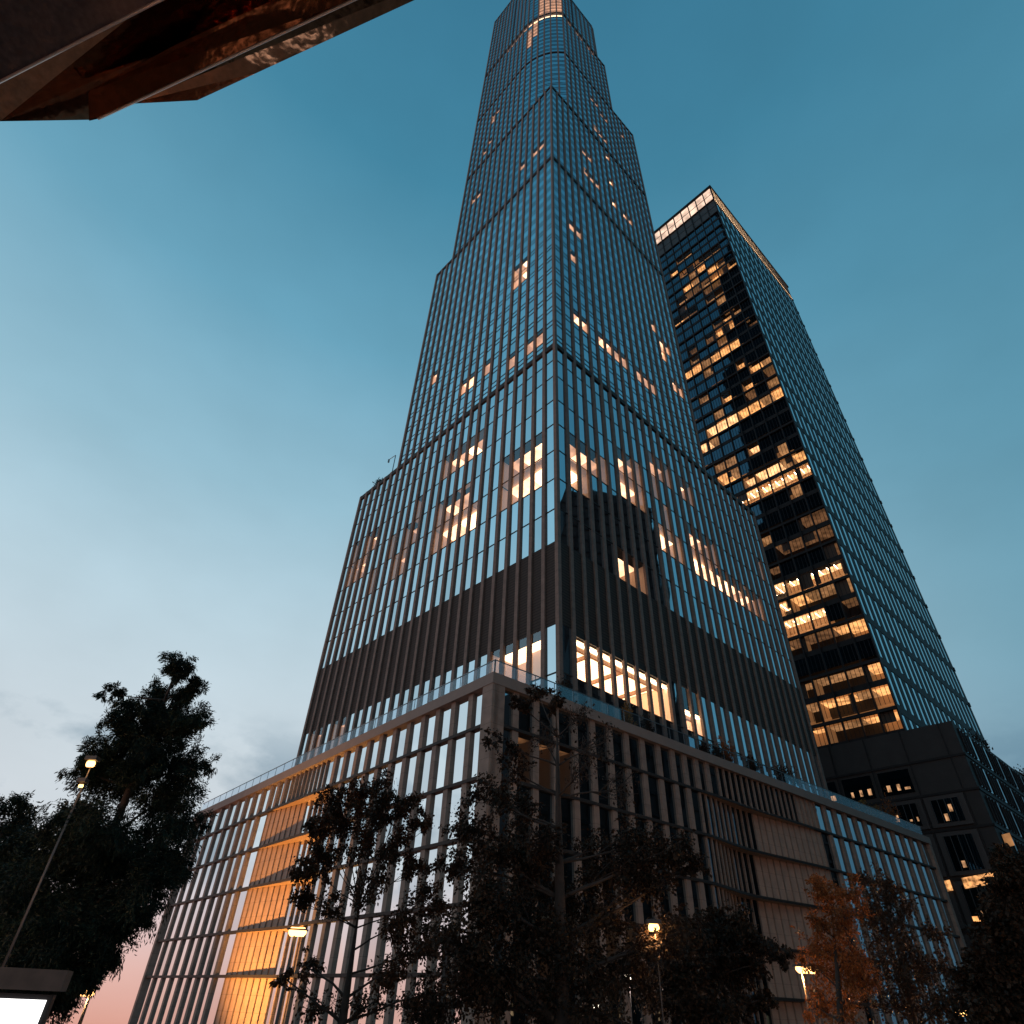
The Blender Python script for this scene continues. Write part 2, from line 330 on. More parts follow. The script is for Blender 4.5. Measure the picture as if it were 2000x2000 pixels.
tier([p for p in cn if (p - T) @ tL < 27.5], -tR, 381, 560, zG, M['gup'], {(k, j): WD for k in (0, 1, 2, 3) for j in range(0, 9)}, **kw)
tier(rfrom(17, 3), -tL, 381, 560, zG, M['gup'], {}, **kw)
# rounded rear-right shaft of the crown
rr = [T + 17 * tR + 6 * tL]
def rcrown(z0, z1, s_end, mtop=True):
    nd = [T + (17 + (s_end - 4 - 17) * k / 5) * tR for k in range(6)] + [T + (s_end - 4 + 4 * math.sin(a)) * tR + 4 * (1 - math.cos(a)) * tL for a in (.5, 1., 1.57)]
    nd += [nd[-1] + 4 * k * tL for k in (1, 2, 3)]
    tier(nd, -tL, z0, z1, zG, M['gup'], {}, **kw); return nd
rc = rcrown(381, 432, 38)
# cores, roofs
def slab(name, pts, z0, z1, m): SP.add(name, MB().prism(pts, z0, z1), m)
def rect(a0, a1, b0, b1): return [T + a0 * tL + b0 * tR, T + a0 * tL + b1 * tR, T + a1 * tL + b1 * tR, T + a1 * tL + b0 * tR]
for a1, b1, z0, z1 in ((25 * BL, 27 * BR, 29.4, 109.2), (19 * BL, 19 * BR, 109.2, 200.7), (16 * BL, 19 * BR, 200.7, 260.2)):
    slab('core_wall', rect(10.2, a1 - .3, 10.2, b1 - .3), z0, z1, M['core']); slab('roof', rect(.1, a1 - .05, .1, b1 - .05), z1, z1 + .25, M['roof'])
for a1, b1, z0, z1 in ((25 * BL, 27 * BR, 29.4, 109.2), (19 * BL, 19 * BR, 109.2, 200.7), (16 * BL, 19 * BR, 200.7, 260.2), (16 * BL, 19 * BR, 260.4, 320.5), (16 * BL, 40.4, 320.8, 380.5)):
    SP.add('side_wall', MB().quad(*[T + a * tL + (b1 - .1) * tR + np.array([0, 0, z]) for a, z in ((.3, z0), (a1 - .2, z0), (a1 - .2, z1), (.3, z1))]), M['sidewall'])
    SP.add('side_wall', MB().quad(*[T + (a1 - .1) * tL + b * tR + np.array([0, 0, z]) for b, z in ((.3, z0), (b1 - .2, z0), (b1 - .2, z1), (.3, z1))]), M['sidewall'])
def curvepoly(a1, b1, ins=0.): return [p + ins * (tL + tR) for p in cn if (p - T) @ tL < a1 + .1] + [T + (a1 - ins) * tL + (b1 - ins) * tR, T + ins * tL + (b1 - ins) * tR]
for a1, b1, z0, z1 in ((46.56, 55.5, 260.2, 320.7), (46.56, 40.5, 320.7, 380.7)):
    pl = [T + 9 * tL + 14 * tR, T + 30 * tL + 10 * tR, T + (a1 - .3) * tL + 10 * tR, T + (a1 - .3) * tL + (b1 - .3) * tR, T + 9 * tL + (b1 - .3) * tR]
    slab('core_wall', pl, z0, z1, M['core']); slab('roof', [*cn, T + 46.5 * tL + b1 * tR, T + (b1 - .1) * tR], z1, z1 + .25, M['roof'])
slab('core_wall', rect(6, 26, 12, 40), 380.9, 431, M['core']); slab('core_wall', rect(9, 26, 12, 26), 431, 559, M['core']); slab('core_wall', rect(26, 46.4, 7, 26), 380.9, 479, M['core'])
slab('roof', rect(26, 46.5, .1, 26), 479.9, 480.1, M['roof'])
slab('roof', [*rc, T + 26 * tL + 38 * tR, T + 17 * tR + 26 * tL], 431.9, 432.1, M['roof'])

# podium ---------------------------------------------------
ZP = [28.8, 24.7, 19.5, 14.2, 8.8, 3.7, -7.0]
def smooth(x): x = max(0, min(1, x)); return x * x * (3 - 2 * x)
def bump(s, a, p, b): return smooth((s - a) / (p - a)) if s < p else smooth((b - s) / (b - p))

def podium_face(O, d, n, full1, h0, h1, full2, peak, end, stone, glm, litp, half, AMP, EDGE):
    """full1/full2: pier positions outside the scooped zone; h0..h1 the scooped zone with close fins"""
    for k in range(6):
        za, zb = ZP[k + 1], ZP[k]
        top = (k == 0); a = h0 if not top else half[0]; e = end if not top else half[1]
        f1 = [s for s in full1 if s < a - .2]; f2 = [s for s in full2 if s > e + .9]
        nh = max(2, round((e - a) / 1.4)); hs = [a + (e - a) * i / nh for i in range(nh + 1)]
        pos = [(s, 0) for s in f1] + [(s, 1) for s in hs] + [(s, 0) for s in f2]
        g = lambda s: bump(s, a - 1, peak, e + 2)
        dt = lambda s: AMP[k] * g(s); db = dt
        P = lambda s, o, z: O + s * d + o * n + np.array([0, 0, z])
        for (s, h) in pos:
            w = .26 if h else (.84 if s < 60 else .88); pr = .24 if h else .30
            if h and stone[0] < s < stone[1] and not top: w = .14; pr = .16
            if s == 0: continue
            m = MB().hexa([P(s - w / 2, pr - db(s), za), P(s + w / 2, pr - db(s), za), P(s + w / 2, -.2 - db(s), za), P(s - w / 2, -.2 - db(s), za), P(s - w / 2, pr - dt(s), zb), P(s + w / 2, pr - dt(s), zb), P(s + w / 2, -.2 - dt(s), zb), P(s - w / 2, -.2 - dt(s), zb)])
            SP.add('podium_fin' if h else 'podium_pier', m, M['podstone'])
        for i, ((s0, h_), (s1, h2)) in enumerate(zip(pos[:-1], pos[1:])):
            m = MB(); st = stone[0] - (3 if top else 0) * 0 <= (s0 + s1) / 2 <= stone[1] and (h_ and h2)
            if top: st = stone[1] - 8 < (s0 + s1) / 2 < stone[1] - 1 and h_ and h2
            wob = 0 if st else .012; o0 = .0
            q = [(s0, -db(s0), za), (s1, -db(s1), za), (s1, -dt(s1), zb), (s0, -dt(s0), zb)]
            m.quad(*[P(s, o + random.uniform(-wob, wob), z) for s, o, z in q])
            lt = litp.get((i, k))
            SP.add('stone_panel' if st else ('lit_window' if lt else 'podium_window'), m, M['panel'] if st else (M['glit'] if lt else (M['dglass'] if (h_ and h2 and glm is M['gpod']) else variant(glm))))  # right scoop panes take a darker glass copy to subdue sky reflections
            if lt: room([P(s0, 0, 0), P(s1, 0, 0)], n, za, zb - .2, 5.5, lt, wallmat=M['podroom'])
        # slab edge above this storey's floor line + soffit over the storey below
        ss = sorted({s for s, _ in pos} | {x for x in np.linspace(a, e, 30)}); ss = [s for s in ss]
        if k < 5:
            gb = MB(); sf = MB(); An = AMP[k + 1]; gn = lambda s: bump(s, h0 - 1, peak, end + 2)
            for s0, s1 in zip(ss[:-1], ss[1:]):
                e0 = .40 - EDGE[k + 1] * g(s0); e1 = .40 - EDGE[k + 1] * g(s1); B0, B1 = za - .14, za + .18
                gb.hexa([P(s0, e0, B0), P(s1, e1, B0), P(s1, e1 - .85, B0), P(s0, e0 - .85, B0), P(s0, e0, B1), P(s1, e1, B1), P(s1, e1 - .85, B1), P(s0, e0 - .85, B1)])
                if An * gn((s0 + s1) / 2) > .1: sf.quad(P(s0, e0 - .1, B0 - .004), P(s1, e1 - .1, B0 - .004), P(s1, -An * gn(s1) - .3, B0 - .004), P(s0, -An * gn(s0) - .3, B0 - .004))
            SP.add('storey_band', gb, M['bronze'])
            if sf.f: SP.add('soffit', sf, M['soffit'])
M['podroom'] = mat('podium_room_wall', (.12, .08, .055), .8, emit=(1, .45, .2), estr=.015)  # very faint wall glow stands in for indoor light
fullL = [0, 3.7, 7, 10.1, 13.2, 16.4, 19.7, 23, 26.2, 29.4, 32.6, 35.6, 38.4]; fullL2 = [52.2, 54.9, 57.7, 61.3, 64.9, 68.5, 72.3, 76.4, 80.8, 85.3, 89.9]
fullR = [0, 3, 6, 9, 12, 15, 18, 21, 24, 27.1, 30, 32.5, 35, 37.4, 39.9]; fullR2 = [68.3, 71.6, 75, 78.4, 81.8, 85.2, 88.6, 92.1, 95.7, 99.3, 102.9]
podium_face(PC, uL, -uR, fullL, 35.6, 58, fullL2 + [94.8], 39.5, 57.2, (45.5, 58.5), M['glp'], {}, (38.4, 50), [0, 1.6, 2.0, 2.3, 2.6, 2.7], [0, 0, .2, .5, 1.0, 1.2, 1.2])
oc = emis('podium_orange_ceiling', (1, .42, .16), .16, .8, .35)
litP = {(b, 1): oc for b in (1, 2, 3)}; litP.update({(b, 4): M['podglow'] for b in (2, 3, 4, 5, 6)})
podium_face(PC, uR, -uL, fullR, 35, 66, fullR2 + [106.6], 46, 65.3, (48.5, 67), M['gpod'], litP, (39.9, 65.3), [0, 1.3, 2.3, 3.0, 3.6, 3.9], [0, .2, 1.1, 1.7, 2.3, 2.6, 2.7])
# corner pier, copings, parapet rail
SP.add('corner_pier', MB().box(PC, uL, -uR, -.62, 1.15, -.3, .62, -7, 28.8), M['podstone']); SP.add('corner_pier', MB().box(PC, uR, -uL, -.3, 1.1, -.3, .62, -7, 28.79), M['podstone'])
SP.add('coping', MB().box(PC, uL, -uR, -.68, 95.5, -.8, .68, 28.78, 30), M['coping']); SP.add('coping', MB().box(PC, uR, -uL, .8, 107.2, -.8, .68, 28.78, 29.997), M['coping'])
SP.add('end_pier', MB().box(PC, uL, -uR, 94.3, 95.3, -.3, .62, -7, 28.78), M['podstone']); SP.add('end_pier', MB().box(PC, uR, -uL, 106.1, 107.1, -.3, .62, -7, 28.78), M['podstone'])
pr = lambda a, b: PC + a * uL + b * uR
SP.add('core_wall', MB().prism([pr(7, 7), pr(7, 106), pr(94, 106), pr(94, 7)], -7, 28.7), M['core'])
SP.add('podium_wall', MB().quad(*[pr(95, b) + np.array([0, 0, z]) for b, z in ((0, -7), (106, -7), (106, 29), (0, 29))]), M['podstone'])
SP.add('podium_wall', MB().quad(*[pr(a, 107) + np.array([0, 0, z]) for a, z in ((0, -7), (95, -7), (95, 29), (0, 29))]), M['podstone'])
SP.add('roof', MB().prism([pr(.3, .3), pr(.3, 106.5), pr(94.5, 106.5), pr(94.5, .3)], 28.9, 29.3), M['roof'])
for (O, d, n, L, st) in ((PC, uL, -uR, 94.6, 3.2), (PC, uR, -uL, 106.3, 3.0)):
    k = int(L / st)
    for i in range(k):
        s0, s1 = i * L / k, (i + 1) * L / k
        SP.add('balustrade_pane', MB().box(O, d, n, s0 + .06, s1 - .06, -.02, .0, 30.03, 31.75), M['rail'])
        SP.add('rail_post', MB().box(O, d, n, s0 - .04, s0 + .04, -.09, -.03, 30, 31.8), M['steel'])
    SP.add('handrail', MB().box(O, d, n, 0, L, -.08, .04, 31.78, 31.86), M['steel'])
SP.add('handrail', MB().box(T, tL, -tR, 55, 73, -1.2, -1.12, 111.3, 111.38), M['steel'])
for s in range(56, 74, 3): SP.add('rail_post', MB().box(T, tL, -tR, s, s + .08, -1.2, -1.12, 109.7, 111.3), M['steel'])
# gym / office ceiling lamps seen through podium glass (right face)
def strip(q0, q1, z, w=.12, name='light_strip', m=None):
    A = atz(*q0, z); B = atz(*q1, z); d = (B - A) / np.linalg.norm(B - A); nn = np.array([-d[1], d[0], 0]); SP.add(name, MB().quad(A - w * nn, B - w * nn, B + w * nn, A + w * nn), m or M['orangestrip'])
M['orangestrip'] = emis('orange_strip_light', (1, .45, .12), 7)
Z7 = lambda a, b: (940 + a / 4.83, 1280 + b / 4.83)
strip(Z7(420, 1130), Z7(620, 1080), 24.45, .18); strip(Z7(700, 1055), Z7(800, 1015), 24.45, .18)
SP.build()

# ------------------------------------------------------------------ dark tower (right)
X2 = np.array([108.07, 165.07, 0.])
dark = thing('dark_tower', 'dark office tower behind on the right with glowing top band and amber lit windows', 'building', tuple(X2))
SP = SP_cur = Parts(dark)
def storeys(): return [379.5 - 14.1 * k for k in range(23)]
ZS = storeys(); BW = 5.07; BW2 = 5.1
Zc = lambda a, b: (1400 + a / 3.22, 900 + b / 3.22); Zb = lambda a, b: (1200 + a / 3.864, 300 + b / 3.864); Ze = lambda a, b: (1480 + a / 4.83, 1100 + b / 4.83); Zf = lambda a, b: (1070 + a / 4.6, 630 + b / 4.6)
A1, A2, A0 = M['amber'], M['amberbright'], M['amberdim']
litpts = [(Zb, A1, [(430, 890), (480, 850), (530, 800), (500, 950), (560, 900), (620, 860), (680, 810), (740, 760), (540, 1000), (600, 950), (660, 900), (720, 860), (880, 860), (840, 890), (780, 930), (720, 960), (650, 1030), (760, 1080), (540, 1260), (620, 1200), (490, 1300), (870, 1240), (900, 1300), (790, 1370), (840, 1520), (880, 1480), (780, 1560), (730, 1540), (980, 1610), (1080, 1600), (1030, 1770), (810, 1850), (1180, 1880), (1240, 1840), (580, 1680), (650, 1640)]),
          (Zb, A0, [(560, 1100), (620, 1060), (700, 1020), (780, 1000), (520, 1180), (590, 1160), (800, 1300), (1000, 1260), (1150, 1620), (1050, 1850), (600, 1450), (690, 1400)]),
          (Zf, A2, [(1690, 900), (1440, 1060), (1510, 1020), (1580, 960), (1530, 1370), (1600, 1330), (1680, 1290), (1880, 1180), (1800, 1640), (1870, 1610)]),
          (Zf, A1, [(1610, 1440), (1720, 1390), (1880, 1480), (1750, 850), (1830, 800), (1900, 760), (1580, 860), (1560, 680), (1740, 410), (1830, 580), (1520, 330), (1600, 280), (1650, 230)]),
          (Zc, A2, [(250, 140), (300, 110), (350, 80), (400, 60), (270, 230), (330, 200), (380, 170), (430, 140), (500, 110), (560, 80), (430, 850), (490, 810), (550, 780), (610, 750), (700, 720), (750, 700), (800, 680), (500, 1090), (560, 1050), (610, 1020), (700, 1000), (480, 970)]),
          (Zc, A1, [(30, 60), (70, 40), (120, 20), (190, 270), (480, 20), (530, 0), (560, 940), (640, 890), (680, 880), (730, 850), (820, 820), (850, 1110), (930, 1080), (740, 1150), (700, 1400), (800, 1390), (690, 1440), (760, 1460), (620, 1480), (930, 1370), (1020, 1340), (650, 1630), (720, 1600), (760, 1560), (830, 1540), (880, 1560), (950, 1500), (1000, 1490), (1070, 1440), (1000, 1620), (1120, 1600), (1060, 1640), (860, 1680), (780, 1720), (920, 1700), (700, 1780)]),
          (Zc, A0, [(560, 360), (670, 340), (620, 400), (480, 570), (540, 540), (390, 610), (400, 720), (620, 500), (690, 470), (760, 590), (540, 1190), (620, 1170), (680, 1150), (820, 980), (880, 940)])]
litc = {}
for Z, m_, L in litpts:
    for q in L:
        Y = onplane(*Z(*q), X2, tR); b = int(((Y - X2) @ tL) // BW); f = int((379.5 - Y[2]) // 7.05)
        if 0 <= b < 13 and f >= 2: litc[(b, f)] = m_
n1, n2 = -tR, -tL
rlist = {}
for b in range(13):
    s0, s1 = b * BW, (b + 1) * BW
    SP.add('mullion', MB().box(X2, tL, n1, s0 - .22, s0 + .22, -.3, .55, 59, 379.5), M['dmetal'])
    for f in range(0, 45):
        zt = 379.5 - 7.05 * f; zb = zt - 7.05
        if zb < 58: break
        m = MB()
        if f < 1 or f == 1:
            pane(m, X2, tL, n1, s0 + .22, s1 - .22, zb + (.25 if f else 0), zt, o=-.2); SP.add('crown_panel', m, M['crownlit']); continue
        if f in (2, 3): pane(m, X2, tL, n1, s0 + .22, s1 - .22, zb, zt); SP.add('dark_panel', m, M['crowndark']); continue
        lt = litc.get((b, f)); o_ = -.05
        wz = zb + 1.5
        if not lt and f > 5 and random.random() < (.14 if f < 26 else .22): lt = M['amberlow']
        pane(m, X2, tL, n1, s0 + .22, s1 - .22, wz, zt - .2, o=o_, wob=.02); SP.add('lit_window' if lt else 'dark_window', m, M['dglit'] if lt else M['dglass'])
        if lt:
            if lt is not A2: lt = random.choice((lt, lt, M['amberlow'])) if lt is A1 else lt
            if random.random() < .22:      # a blind drawn over part of the window
                q = random.choice((1, 1, 2, 3)); q0 = random.choice((0, 4 - q)); hb = random.choice((1., 1., .55)); SP.add('blind', MB().quad(*[X2 + (s0 + BW * a / 4) * tL - .35 * n1 + np.array([0, 0, z]) for a, z in ((q0, zt - .3 - hb * (zt - wz)), (q0 + q, zt - .3 - hb * (zt - wz)), (q0 + q, zt - .25), (q0, zt - .25))]), M['blind'])
            rlist.setdefault(f, []).append((b, lt))
        g = MB()
        for q in (1, 2, 3): g.box(X2, tL, n1, s0 + BW * q / 4 - .06, s0 + BW * q / 4 + .06, -.06, .06, wz, zt - .2)
        SP.add('glazing_bar', g, M['dmetal'])
for f, L_ in rlist.items():
    zt = 379.5 - 7.05 * f; wz = zt - 7.05 + 1.5; L_.sort(key=lambda t: t[0]); j = 0
    while j < len(L_):
        e = j
        while e + 1 < len(L_) and L_[e + 1][0] == L_[e][0] + 1 and e - j < 3: e += 1
        ms = [t[1] for t in L_[j:e + 1]]
        room([X2 + L_[j][0] * BW * tL, X2 + (L_[e][0] + 1) * BW * tL], n1, wz - .6, zt - .25, random.choice((5.5, 7.5, 9)), ms, d0=(.8, 2.6, 1.6, 3.0, .8)[f % 5] if f < 26 else random.choice((.4, 1.2, 2.2)), bands=(2 * len(ms) if ms[0] is A2 and f > 30 else None), wallmat=M['core'] if ms[0] is A0 else M['dkroom']); j = e + 1
for f in range(0, 46):
    zt = 379.5 - 7.05 * f
    if zt < 62: break
    big = f % 2 == 0
    SP.add('floor_band', MB().box(X2, tL, n1, 0, 13 * BW, -.1, .62 if big else .1, zt - (.45 if big else .25), zt + (1.45 if not big and f > 3 else .45) * (1 if f > 4 else 0)), M['dmetal'])
# right face: close dark piers, tall slots of glass
n_b = 18
for b in range(n_b + 1):
    SP.add('pier', MB().box(X2, tR, n2, b * BW2 - (1.4 if b else .1), b * BW2 + 1.4, -.2, .1, 59, 364.8), M['dmetal'])
for b in range(n_b):
    for f in range(1, 23):
        zt = 379.5 - 14.1 * f; zb = max(59, zt - 14.1)
        if zt < 60: break
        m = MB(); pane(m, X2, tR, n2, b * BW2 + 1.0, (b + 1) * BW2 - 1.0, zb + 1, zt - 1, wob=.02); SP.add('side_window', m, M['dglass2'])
    for f in range(2): SP.add('crown_panel', MB().box(X2, tR, n2, b * BW2 + .35, (b + 1) * BW2 - .35, -.3, .35, 379.3 - 7.2 * f - 6.9, 379.3 - 7.2 * f), M['crownlit2'])
    for q in range(4): SP.add('crown_fin', MB().box(X2, tR, n2, b * BW2 + BW2 * q / 4 - .22, b * BW2 + BW2 * q / 4 + .22, -.1, .5, 364.8, 379.5), M['dmetal'])
for f in range(1, 23):
    zt = 379.5 - 14.1 * f
    SP.add('side_band', MB().box(X2, tR, n2, 0, n_b * BW2 + .9, -.1, .16, zt - 1.3, zt + 1.3), M['dmetal'])
    SP.add('side_fin', MB().box(X2, tR, n2, n_b * BW2 + .2, n_b * BW2 + .9, -.1, .5, zt - 1.3, zt + .3), M['dmetal'])
SP.add('roof_edge', MB().prism([X2 - .9 * tR - .9 * tL, X2 + 93 * tR - .9 * tL, X2 + 93 * tR + 66.5 * tL, X2 - .9 * tR + 66.5 * tL], 379.5, 380.6), M['dmetal'])
SP.add('core_wall', MB().prism([X2 + 7 * tR + 7 * tL, X2 + 91.5 * tR + 7 * tL, X2 + 91.5 * tR + 65 * tL, X2 + 7 * tR + 65 * tL], 40, 379), M['core'])
# podium of the dark tower
Q = X2 - 12 * tR - 13.5 * tL; PZ = 59.2
q_ = lambda a, b, o=0, z=0: Q + a * tL + b * tR + np.array([0, 0, z])
SP.add('podium_wall', MB().prism([q_(0, 0), q_(0, 110), q_(80, 110), q_(80, 0)], -7, PZ), M['dstone'])
lines = [59.2, 51.5, 44.0, 36.5, 27, 17.5, 8]
for j, z in enumerate(lines[1:]):
    SP.add('podium_joint', MB().box(Q, tL, n1, -.3, 80, -.1, .22, z - .25, z + .25), M['dmetal']); SP.add('podium_joint', MB().box(Q, tR, n2, -.3, 110, -.1, .22, z - .25, z + .25), M['dmetal'])
for b in range(9):
    s = 3 + b * 9.0
    for j, (zt, zb) in enumerate(zip(lines[:-1], lines[1:])):
        m = MB()
        if j == 1 and b >= 1:
            pane(m, Q, tL, n1, s + .9, s + 8.1, zb + 1.2, zt - 1, o=.1); SP.add('podium_window', m, M['dglass'])
            for q in range(3):
                if random.random() < .85:
                    x = s + 1.6 + q * 2.2; SP.add('window_lamp', MB().box(Q, tL, n1, x, x + random.uniform(.5, 1.3), .12, .2, zb + 2, zb + 2 + random.uniform(.5, 1.6)), M['lampdim'])
        elif j >= 2:
            SP.add('opening_frame', MB().box(Q, tL, n1, s + .3, s + 8.7, -.1, .5, zb + .6, zt - .5), M['frame'])
            pane(m, Q, tL, n1, s + 1.5, s + 7.5, zb + 1.4, zt - 1.3, o=.6); SP.add('podium_window', m, M['dglass'])
            for q in range(4):
                if random.random() < .5: x = s + 2 + q * 1.4; zz_ = zb + random.uniform(1.6, 3.5); SP.add('window_lamp', MB().box(Q, tL, n1, x, x + random.uniform(.3, .9), .64, .7, zz_, zz_ + random.uniform(.4, 1.6)), M['lampdim'])
            for q in range(5): SP.add('glazing_bar', MB().box(Q, tL, n1, s + 1.5 + q * 1.45, s + 1.62 + q * 1.45, .6, .75, zb + 1.4, zt - 1.3), M['frame'])
            if j == 4: SP.add('lit_opening', MB().box(Q, tL, n1, s + 1.7, s + 7.3, .62, .66, zb + 1.7, zb + 3.4 if b % 2 else zb + 2.6), A1)
        SP.add('podium_joint', MB().box(Q, tL, n1, s - .12, s + .12, -.1, .16, zb, zt), M['dmetal'])
def podstrip(p, q, h, m):
    A_ = onplane(*p, Q + .9 * n1, tR); B_ = onplane(*q, Q + .9 * n1, tR); SP.add('lit_opening', MB().quad(A_, B_, B_ + [0, 0, h], A_ + [0, 0, h]), m)
podstrip((1885, 1736), (1962, 1722), 2.0, M['amberlow2']); podstrip((1846, 1742), (1862, 1739), 2, M['amberlow2']); podstrip((1966, 1655), (1982, 1651), 2.4, M['amberlow'])
for b in range(10):
    s = 2 + b * 10.6
    for j, (zt, zb) in enumerate(zip(lines[:-1], lines[1:])):
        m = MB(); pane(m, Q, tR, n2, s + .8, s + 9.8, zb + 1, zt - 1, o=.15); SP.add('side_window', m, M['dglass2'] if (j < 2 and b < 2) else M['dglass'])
        for w in range(4): SP.add('glazing_bar', MB().box(Q, tR, n2, s + .8 + 2.25 * w, s + 1.0 + 2.25 * w, .1, .4, zb + 1, zt - 1), M['dmetal'])
SP.build()

# ------------------------------------------------------------------ dark block mirrored in the shaft's right glass (stands right of and behind the camera)
def mirror_ray(x, y):
    p = onplane(x, y, T, tL); d = ray(x, y); n = -tL; return p, d - 2 * (d @ n) * n
pA, dA = mirror_ray(1098, 965); pB, dB = mirror_ray(1300, 1160)
hA = dA / math.hypot(dA[0], dA[1]); hB = dB / math.hypot(dB[0], dB[1])
EA = pA + hA * 175; EB = pB + hB * 175; top = EA[2] + 4
ob = thing('office_block', 'black office block standing beside the plaza, seen mirrored in the tower glass', 'building', (EA[0], EA[1], 0))
SP = SP_cur = Parts(ob)
ex = (EB - EA) * [1, 1, 0]; wL = np.linalg.norm(ex); ex = ex / wL; ey = np.array([ex[1], -ex[0], 0]); 
if ey @ (EA * [1, 1, 0]) < 0: ey = -ey
E0 = EA * [1, 1, 0]
SP.add('wall', MB().prism([E0, E0 + ex * wL, E0 + ex * wL + ey * 30, E0 + ey * 30], 0, top), M['dstone'])
for k in range(int(top // 7)): SP.add('floor_band', MB().box(E0, ex, -ey, 0, wL, -.1, .4, 7 * k + 5.5, 7 * k + 6.5), M['dmetal'])
for k in range(int(wL // 6) + 1): SP.add('pier', MB().box(E0, ex, -ey, 6 * k, 6 * k + .8, -.1, .6, 0, top + (2 if k % 2 else 0)), M['dmetal'])
SP.add('roof_mast', MB().tube([E0 + ex * 4 + [0, 0, top], E0 + ex * 4 + [0, 0, top + 9]], .3), M['dmetal'])
SP.add('roof_house', MB().box(E0, ex, ey, wL * .3, wL * .7, 4, 14, top, top + 7), M['dstone'])
SP.build()

def mray(x, y, O, m_):
    p = onplane(x, y, O, m_); d = ray(x, y); r = d - 2 * (d @ m_) * m_; return p, r
pA, dA = mray(990, 1500, PC, uL); pB, dB = mray(1590, 1600, PC, uL)
EA = pA + dA / math.hypot(dA[0], dA[1]) * 95; EB = pB + dB / math.hypot(dB[0], dB[1]) * 165
lb = thing('added_low_block', 'added long low dark building outside the view, darkening the podium glass reflections', 'building', (EA[0], EA[1], 0)); SP = SP_cur = Parts(lb)  # added block, never in view, darkens reflections in the right podium glass
ex = (EB - EA) * [1, 1, 0]; wL = np.linalg.norm(ex); ex /= wL; ey = np.array([ex[1], -ex[0], 0]); ey = ey if ey @ (EA * [1, 1, 0]) > 0 else -ey; E0 = EA * [1, 1, 0]
LT = max(EA[2], EB[2]) + 6
print('LOW', EA, EB, LT, [proj(q + np.array([0, 0, LT]) * 1) for q in (E0, E0 + ex * wL)])
SP.add('wall', MB().prism([E0, E0 + ex * wL, E0 + ex * wL + ey * 12, E0 + ey * 12], -7, LT), M['dstone'])
for k in range(int((LT + 7) // 6)): SP.add('floor_band', MB().box(E0, ex, -ey, 0, wL, -.1, .4, -7 + 6 * k + 4.6, -7 + 6 * k + 5.5), M['dmetal'])
for k in range(int(wL // 7) + 1):
    SP.add('pier', MB().box(E0, ex, -ey, 7 * k, 7 * k + .9, -.1, .6, -7, LT), M['dmetal'])
    for q in range(3):
        if random.random() < .25: SP.add('lit_window', MB().box(E0, ex, -ey, 7 * k + 2, 7 * k + 4.5, .02, .06, 6 * q + .5, 6 * q + 2.5), M['lampdim'])
SP.build()

# ------------------------------------------------------------------ trees
def leaf_mesh(name, pts, size, m, parent, aspect=.5, size_var=.5, fold=True, dirs_=None):
    """many leaf-sized faces, each a bent pair of triangles/quads; pts (n,3)"""
    n = len(pts); a = rng.normal(size=(n, 3)); 
    if dirs_ is not None: a = dirs_ + .45 * a
    a /= np.linalg.norm(a, axis=1)[:, None]; b = rng.normal(size=(n, 3)); b -= (b * a).sum(1)[:, None] * a; b /= np.linalg.norm(b, axis=1)[:, None]
    sz = size * (1 + size_var * rng.uniform(-1, 1, n))[:, None]; c = np.cross(a, b)
    p0 = pts; p1 = pts + a * sz * .5 + b * sz * aspect * .5 + c * sz * .08; p2 = pts + a * sz; p3 = pts + a * sz * .5 - b * sz * aspect * .5 + c * sz * .08
    V = np.stack([p0, p1, p2, p3], 1).reshape(-1, 3).astype(np.float32)
    me = bpy.data.meshes.new(name); me.vertices.add(len(V)); me.vertices.foreach_set('co', V.ravel())
    idx = np.arange(n) * 4
    loops = np.stack([idx, idx + 1, idx + 2, idx + 3], 1).ravel().astype(np.int32)
    me.loops.add(len(loops)); me.loops.foreach_set('vertex_index', loops)
    me.polygons.add(n); me.polygons.foreach_set('loop_start', (np.arange(n) * 4).astype(np.int32)); me.polygons.foreach_set('loop_total', np.full(n, 4, np.int32))
    me.materials.append(m); me.update(); me.validate()
    o = bpy.data.objects.new(name, me); COL.objects.link(o)
    if parent: o.parent = parent; o.matrix_parent_inverse = parent.matrix_world.inverted()
    return o
